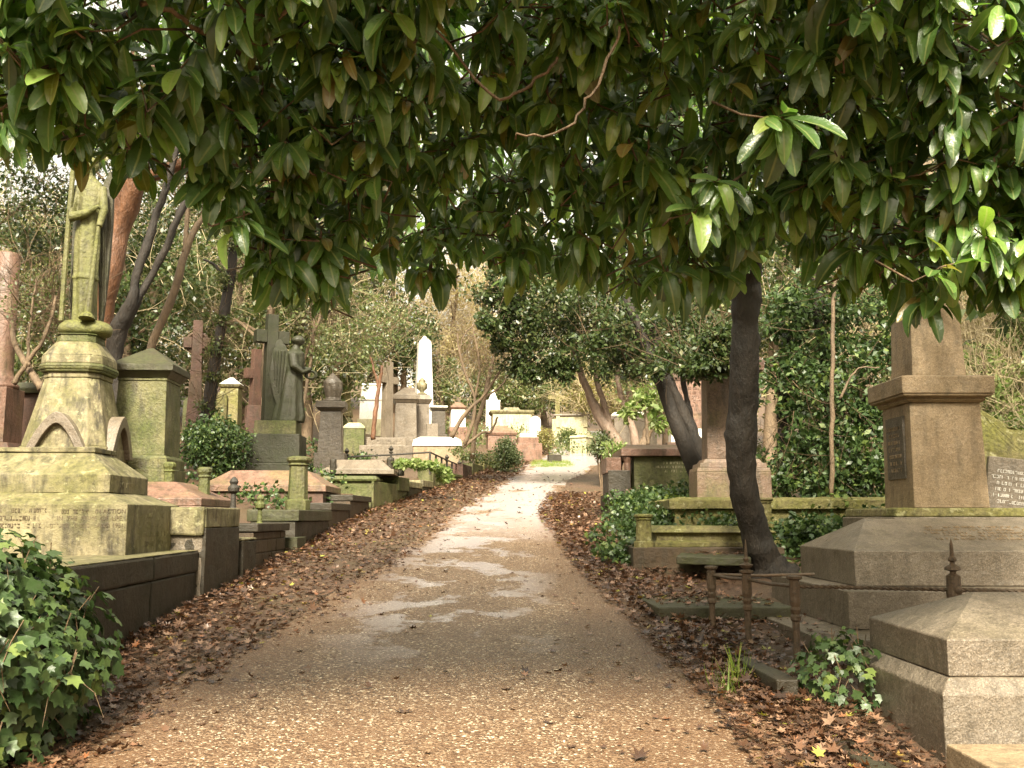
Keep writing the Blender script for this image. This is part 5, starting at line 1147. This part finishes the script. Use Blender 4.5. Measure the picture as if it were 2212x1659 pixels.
for L in [('dark holly tree filling the gap behind the capped block pedestal', 270, 26, 250, 820, 'holly', 8000, .12, 300, 2.2), ('airy green tree behind the ivy clad trunk', 560, 28, 250, 700, 'olivefol', 4500, .12, 300, 2.2),
    ('airy green tree over the draped urn', 720, 30, 360, 780, 'olivefol', 4500, .12, 300, 2.2), ('shady green tree left of the pink column', -60, 24, 300, 900, 'olivefol', 6000, .12, 300, 2.2), ('dense green tree between the column and the robed angel', 110, 29, 450, 900, 'olivefol', 7000, .13, 500, 2.2),
    ('dark holly tree left of the tan obelisk', 1880, 22, 300, 800, 'holly', 8000, .12, 200, 1.9), ('shady green tree behind the tall pink pedestal', 1660, 24, 350, 900, 'olivefol', 8000, .12, 200, 2.0)]: wood(*L)
# far wood on the hill
V = []; cs = []
for i in range(240):
    x = rr.uniform(-75, 75); y = rr.uniform(72, 110); cs.append((x, y, ter(x, y) + rr.uniform(.5, 11)))
o = foliage('distant_woodland', cs, np.full(240, 3.0), 24000, .42, 'glowfol'); tag(o, 'distant woodland, sunlight painted into its leaves, on the rising ground beyond the graves', 'woodland', None, 'stuff')
V, Fc = scatter(np.array(cs)[RNG.integers(0, 240, 9000)] + rnd(9000) * 3, rnd(9000) * .5 + np.array((0, 0, .8)), rnd(9000), RNG.uniform(2, 6, 9000), T_TW)
tag(np_mesh('distant_branches', V, Fc, 'brownbark'), 'tangle of far bare branches in the distant woodland', 'branches', None, 'stuff')

# =================================================================== ground cover
def cover(name, label, cat, cen, n, size, fol, T=None, up=.9, flat=.5, sig=.25, kind='stuff'):
    o = foliage(name, cen, np.full(len(cen), sig), n, size, fol, None, T, up=up, flat=flat); return tag(o, label, cat, None, kind)
# near ivy at the lower left: shell of a bulging mound
def ivy_mound(name, label, c, rad, n, size, face, stems=30, seed=1):
    rr = random.Random(seed); d = rnd(n * 2); d = d[(d[:, 0] * face[0] + d[:, 1] * face[1] + d[:, 2] * .6) > -.25][:n]
    t = RNG.uniform(.72, 1.04, len(d)) + .10 * np.sin(d[:, 0] * 9 + d[:, 2] * 7) ; pos = np.array(c) + d * np.array(rad) * t[:, None]
    dirs = rnd(len(d)) * .55 + d * .35; dirs[:, 2] -= .75; nr = d + rnd(len(d)) * .45 + np.array((0, -.2, .45))
    g = pos[:, 2] > gp(c[1]) - .05; pos, dirs, nr = pos[g], dirs[g], nr[g]
    base = Vector((c[0], c[1], gp(c[1]) - .1)); R = empty(name, label, 'ivy', base)
    V, Fc = scatter(pos - np.array(base), dirs, nr, size * RNG.choice([.55, .8, 1, 1.25], len(pos)), T_IVY); np_mesh('foliage', V, Fc, 'ivy', R)
    b = MB()
    for _ in range(stems):
        q = pos[rr.randrange(len(pos))]; p0 = Vector(q) - base; p1 = p0 + Vector((rr.gauss(.02, .05), rr.gauss(-.03, .05), -.1)); p2 = p1 + Vector((rr.gauss(.04, .08), rr.gauss(-.02, .06), -.12))
        b.tube([p0 + Vector((rr.gauss(0, .04), .03, .1)), p0, p1, p2], [.003, .003, .0025, .001], 4)
    b.build('stems', 'twig', R); return R
pier_h = P(100, 1215, 5.4).z
slab('ivy_covered_kerb', 'dark kerb wall hidden under the ivy at the lower left', -3.6, -2.82, 3.2, 5.85, P(60, 1215, 5.6).z - .04, 1.4, 'darkwall', cat='kerb wall')
ivy_mound('ivy_cascade', 'bushy green ivy spilling over the kerb wall at the lower left', (-2.86, 5.15, -.72), (.62, .85, .60), 3000, .088, (.8, -.6), 60)
ivy_mound('ivy_clump', 'small ivy plant between the nearest railing post and the speckled granite tomb', (2.05, 6.05, gp(6) + .12), (.30, .32, .30), 420, .065, (-.5, -.8), 14, 3)
def region(x0, x1, y0, y1, z, n, r=None):
    out = []
    for _ in range(n):
        x, y = random.uniform(x0, x1), random.uniform(y0, y1); out.append((x, y, ter(x, y) + (z if not callable(z) else z(x, y)) * random.random()))
    return out
cover('ivy_ground_cover', 'ivy spreading over the ground between the verge and the moulded kerb', 'ivy', region(1.7, 3.0, 12.9, 16.8, .55, 60), 9000, .065, 'ivy', T_IVY, sig=.28)
cover('ivy_on_kerb', 'ivy trailing over the mossy kerb behind the laurel trunk', 'ivy', [(random.uniform(2.7, 4.6), random.uniform(11.6, 12.9), random.uniform(-.45, .0)) for _ in range(40)], 4200, .065, 'ivy', T_IVY, sig=.2)
cover('ivy_edge_patch', 'low ivy patch along the leafy verge, left of the mossy acorn post', 'ivy', region(1.15, 1.9, 11.6, 13.6, .3, 24), 2600, .065, 'ivy', T_IVY, sig=.18)
cover('left_terrace_ivy', 'ivy and weeds between the graves of the left terrace', 'ivy', [c for c in region(-7.5, -3.4, 15, 28, .35, 120)], 9000, .075, 'ivy', T_IVY, sig=.3)
cover('trailing_ivy', 'bright ivy trailing down the panelled kerb inside the iron railing', 'ivy', [(P(px, py, Y)) for px, py, Y in [(905, 1003, 21), (935, 1006, 21.2), (955, 1015, 21.6), (962, 1030, 21.6), (880, 1000, 20.6), (860, 1002, 20.4)]], 1100, .09, 'brightfol', T_IVY, sig=.16)
cover('kerb_top_weeds', 'pale weeds growing along the tops of the far left kerbs', 'weeds', [(P(px, py, Y)) for px, py, Y in [(1010, 985, 27), (1030, 990, 27.5), (1050, 985, 28), (990, 975, 28), (1060, 1000, 28), (1020, 960, 30)]], 1100, .08, 'olivefol', sig=.25)
cover('far_weeds', 'pale leafy weeds at the foot of the far tombs', 'weeds', region(-4, 6.0, 38, 46, .5, 90), 7000, .11, 'olivefol', sig=.5)
cover('right_far_weeds', 'weeds and shrubs between the right hand graves', 'weeds', region(4.4, 9, 19, 30, .5, 60), 6000, .09, 'olivefol', sig=.45)
cover('right_near_weeds', 'ivy and weeds on the ground behind the granite tomb', 'weeds', region(2.9, 8, 10.8, 17, .4, 80), 8000, .075, 'ivy', T_IVY, sig=.3)
# grass
def grass(name, label, pts, n, h, spread):
    pos = np.array(pts)[RNG.integers(0, len(pts), n)] + RNG.normal(size=(n, 3)) * np.array([spread, spread, 0]); d = rnd(n) * .45; d[:, 2] = 1
    tv = np.array([(-.02, 0, 0), (.02, 0, 0), (.017, .5, .03), (-.017, .5, .03), (.017, .5, .03), (0, 1, -.12)]); V = []
    tv = np.array([(-.022, 0, 0), (.022, 0, 0), (.017, .5, .06), (-.017, .5, .06), (.004, 1, -.06), (-.004, 1, -.06)]); tf = np.array([(0, 1, 2, 3), (3, 2, 4, 5)])
    V, Fc = scatter(pos, d, rnd(n) * np.array([1, 1, .1]), h * RNG.uniform(.5, 1.3, n), (tv, tf)); return tag(np_mesh(name, V, Fc, 'grass'), label, 'grass', None, 'stuff')
tp_ = [(x, y, gp(y)) for x, y in [(1.52, 6.55), (1.50, 6.45), (1.38, 6.25), (1.33, 6.15)]]
grass('grass_tuft', 'tuft of long green grass by the low kerb of the railed plot', tp_, 60, .20, .035)
grass('bright_grass', 'bright green grass patch beside the far path in front of the pink stepped block', [(random.uniform(.7, 2.1), random.uniform(32.5, 35.5), 0) for _ in range(200)], 6000, .09, .06)
o = bpy.data.objects['bright_grass']; me = o.data; co = np.zeros(len(me.vertices) * 3, dtype=np.float32); me.vertices.foreach_get('co', co); co = co.reshape(-1, 3)
co[:, 2] += np.array([ter(float(np.clip(x, -5, 9)), float(y)) for x, y in co[:, :2]]); me.vertices.foreach_set('co', co.ravel()); me.update()
# leaf litter
def litter():
    P_ = []
    def put(x, y, lift=.0): P_.append((x, y, ter(x, y) + .018 + lift))
    n = 0
    while n < 17000:
        y = 3.2 + 37 * random.random() ** 1.7; a = xl(y); b_ = pl(y)
        t = random.random() ** 2.1; x = a + .02 + (b_ - a + .18) * t + random.gauss(0, .06)
        if x < a - .02: continue
        dep = max(0, 1 - (x - a) / .7); put(x, y, random.random() * .09 * dep); n += 1
    n = 0
    while n < 17000:
        y = 3.0 + 20 * random.random() ** 1.35; r = pr(y); x = r - .25 + abs(random.gauss(0, .5)) * (1 + .25 * (y > 8)); 
        if x > r + 2.2: continue
        if x < r and random.random() < .6: continue
        put(x, y, random.random() * .05); n += 1
    for _ in range(3500):
        y = 3.0 + 28 * random.random() ** 1.5; x = random.uniform(pl(y) - .1, pr(y) + .3); c = abs(x - (pl(y) + pr(y)) / 2) / 1.6
        if random.random() < .12 + .55 * c ** 2: put(x, y)
    pos = np.array(P_); m = len(pos); d = rnd(m); d[:, 2] *= .25; nr = rnd(m) * .45; nr[:, 2] += 1
    far = np.clip((pos[:, 1] - 6) / 20, 0, 1)
    V, Fc = scatter(pos, d, nr, RNG.uniform(.03, .085, m) * (1 + .5 * (RNG.random(m) > .9)) * (1 + .25 * far), T_DEAD); return tag(np_mesh('leaf_litter', V, Fc, 'litter'), 'brown fallen leaves lying along both edges of the path', 'fallen leaves', None, 'stuff')
litter()
# leaves lying on the slabs and ledges
L = [(random.uniform(1.3, 2.4), random.uniform(8.5, 9.5), zz_ + .012) for _ in range(170)] + [(random.uniform(2.25, 2.6), random.uniform(7, 9.6), zA + .01) for _ in range(60)] + [(random.uniform(2.0, 2.7), random.uniform(10.7, 11.6), P(1550, 1200, 10.8).z + .02) for _ in range(60)]
pos = np.array(L); nr = rnd(len(L)) * .3; nr[:, 2] += 1; d = rnd(len(L)); d[:, 2] *= .2
V, Fc = scatter(pos, d, nr, RNG.uniform(.04, .09, len(L)), T_DEAD); tag(np_mesh('leaves_on_slabs', V, Fc, 'litter'), 'brown fallen leaves lying on the stone slabs right of the path', 'fallen leaves', None, 'stuff')
# twigs on the path
n = 420; y = 3.2 + 22 * RNG.random(n) ** 1.4; x = RNG.uniform(-2.6, 1.8, n); pos = np.stack([x, y, np.array([gp(v) + .022 for v in y])], 1); d = rnd(n); d[:, 2] *= .04
V, Fc = scatter(pos, d, np.tile(np.array([0, 0, 1.]), (n, 1)), RNG.uniform(.05, .22, n), T_TW); tag(np_mesh('fallen_twigs', V, Fc, 'twig'), 'small brown twigs scattered over the gravel path', 'twigs', None, 'stuff')

# =================================================================== light
SUN_EL, SUN_AZ = math.radians(44), math.radians(-3)   # azimuth of the sun seen from the camera's back, + = to the right
w = bpy.data.worlds.new('World'); sc.world = w; w.use_nodes = True; nt = w.node_tree; nt.nodes.clear()
sky = nt.nodes.new('ShaderNodeTexSky'); sky.sky_type = 'NISHITA'; sky.sun_disc = False; sky.sun_elevation = SUN_EL; sky.sun_rotation = PI + SUN_AZ
sky.air_density = 1.5; sky.dust_density = 6; sky.ozone_density = .3
bg = nt.nodes.new('ShaderNodeBackground'); bg.inputs[1].default_value = .055
ow = nt.nodes.new('ShaderNodeOutputWorld')
c = mixc(nt, sky.outputs[0], (6.0, 5.3, 3.9), .6); nt.links.new(c, bg.inputs[0]); nt.links.new(bg.outputs[0], ow.inputs[0])
sl = bpy.data.lights.new('sun', 'SUN'); sl.energy = 2.3; sl.angle = math.radians(15); sl.color = (1, .92, .74)
so = bpy.data.objects.new('sun', sl); COL.objects.link(so)
sd = Vector((math.sin(SUN_AZ) * math.cos(SUN_EL), -math.cos(SUN_AZ) * math.cos(SUN_EL), math.sin(SUN_EL)))
so.rotation_euler = sd.to_track_quat('Z', 'Y').to_euler(); so.location = sd * 30
sc.view_settings.view_transform = 'Standard'; sc.view_settings.look = 'None'; sc.view_settings.gamma = 1; sc.view_settings.exposure = 2.75
cy = sc.cycles; cy.use_denoising = True; cy.max_bounces = 7; cy.volume_bounces = 0; cy.diffuse_bounces = 3; cy.glossy_bounces = 3; cy.transmission_bounces = 3; cy.transparent_max_bounces = 4; cy.sample_clamp_indirect = 6; cy.caustics_reflective = False; cy.caustics_refractive = False


# worn, uneven stone and bark
def weather(name, amp, sc_, lv):
    for T in [o for o in bpy.data.objects if o.name.split('.')[0] == name]:
        for c in T.children:
            if c.type == 'MESH' and c.name.split('.')[0] not in ('inscription', 'ledge_moss', 'figure') and len(c.data.polygons) < 120: roughen(c, amp, sc_, lv)
for n_, a_, s_, l_ in (('stepped_tomb', .022, .35, 4), ('tall_stone_pier', .025, .3, 4), ('pier_end_wall', .03, .25, 3), ('post_base_wall', .03, .3, 3), ('speckled_granite_tomb', .010, .25, 4), ('stepped_granite_tomb', .012, .3, 4), ('fallen_slab', .03, .25, 3), ('flat_ledger', .03, .25, 3), ('low_kerb', .03, .2, 3),
    ('moulded_kerb_tomb', .025, .25, 3), ('mossy_base_slab', .04, .3, 4), ('tan_obelisk', .012, .25, 4), ('ivy_covered_kerb', .03, .3, 3), ('low_stone_pier', .03, .2, 3), ('capped_block_monument', .02, .3, 3), ('wide_pink_tomb', .02, .3, 3)): weather(n_, a_, s_, l_)
for o in bpy.data.objects:
    if o.parent and o.name.split('.')[0] in (('trunk', 'limb') if o.parent.name != 'cherry_laurel' else ('trunk',)) and o.parent.name in ('cherry_laurel', 'red_barked_tree', 'dark_leaning_tree', 'forked_left_tree', 'leaning_brown_tree') and len(o.data.polygons) > 150: roughen(o, .06 if o.parent.name != 'leaning_brown_tree' else .04, .12, 1)

# pieces that belong to a part hang under that part
SUB = {'inscription': ('lower_block', 'lid', 'upper_step', 'slab', 'body', 'pedestal', 'upper_stage'), 'inscription_panel': ('pedestal',), 'arch_moulding': ('pedestal',), 'arch_panel': ('pedestal',), 'ledge_moss': ('plinth_ledge',), 'spike': ('shaft',), 'boss': ('shaft',),
       'wreath': ('figure',), 'pilaster': ('body',), 'twigs': ('crown',), 'root_flare': ('trunk',)}
for T in [o for o in bpy.data.objects if o.get('category') and o.type == 'EMPTY']:
    kids = {c.name.split('.')[0]: c for c in reversed(T.children)}
    for c in list(T.children):
        for want in SUB.get(c.name.split('.')[0], ()):
            if want in kids and kids[want].rotation_euler[2] == 0: c.parent = kids[want]; break
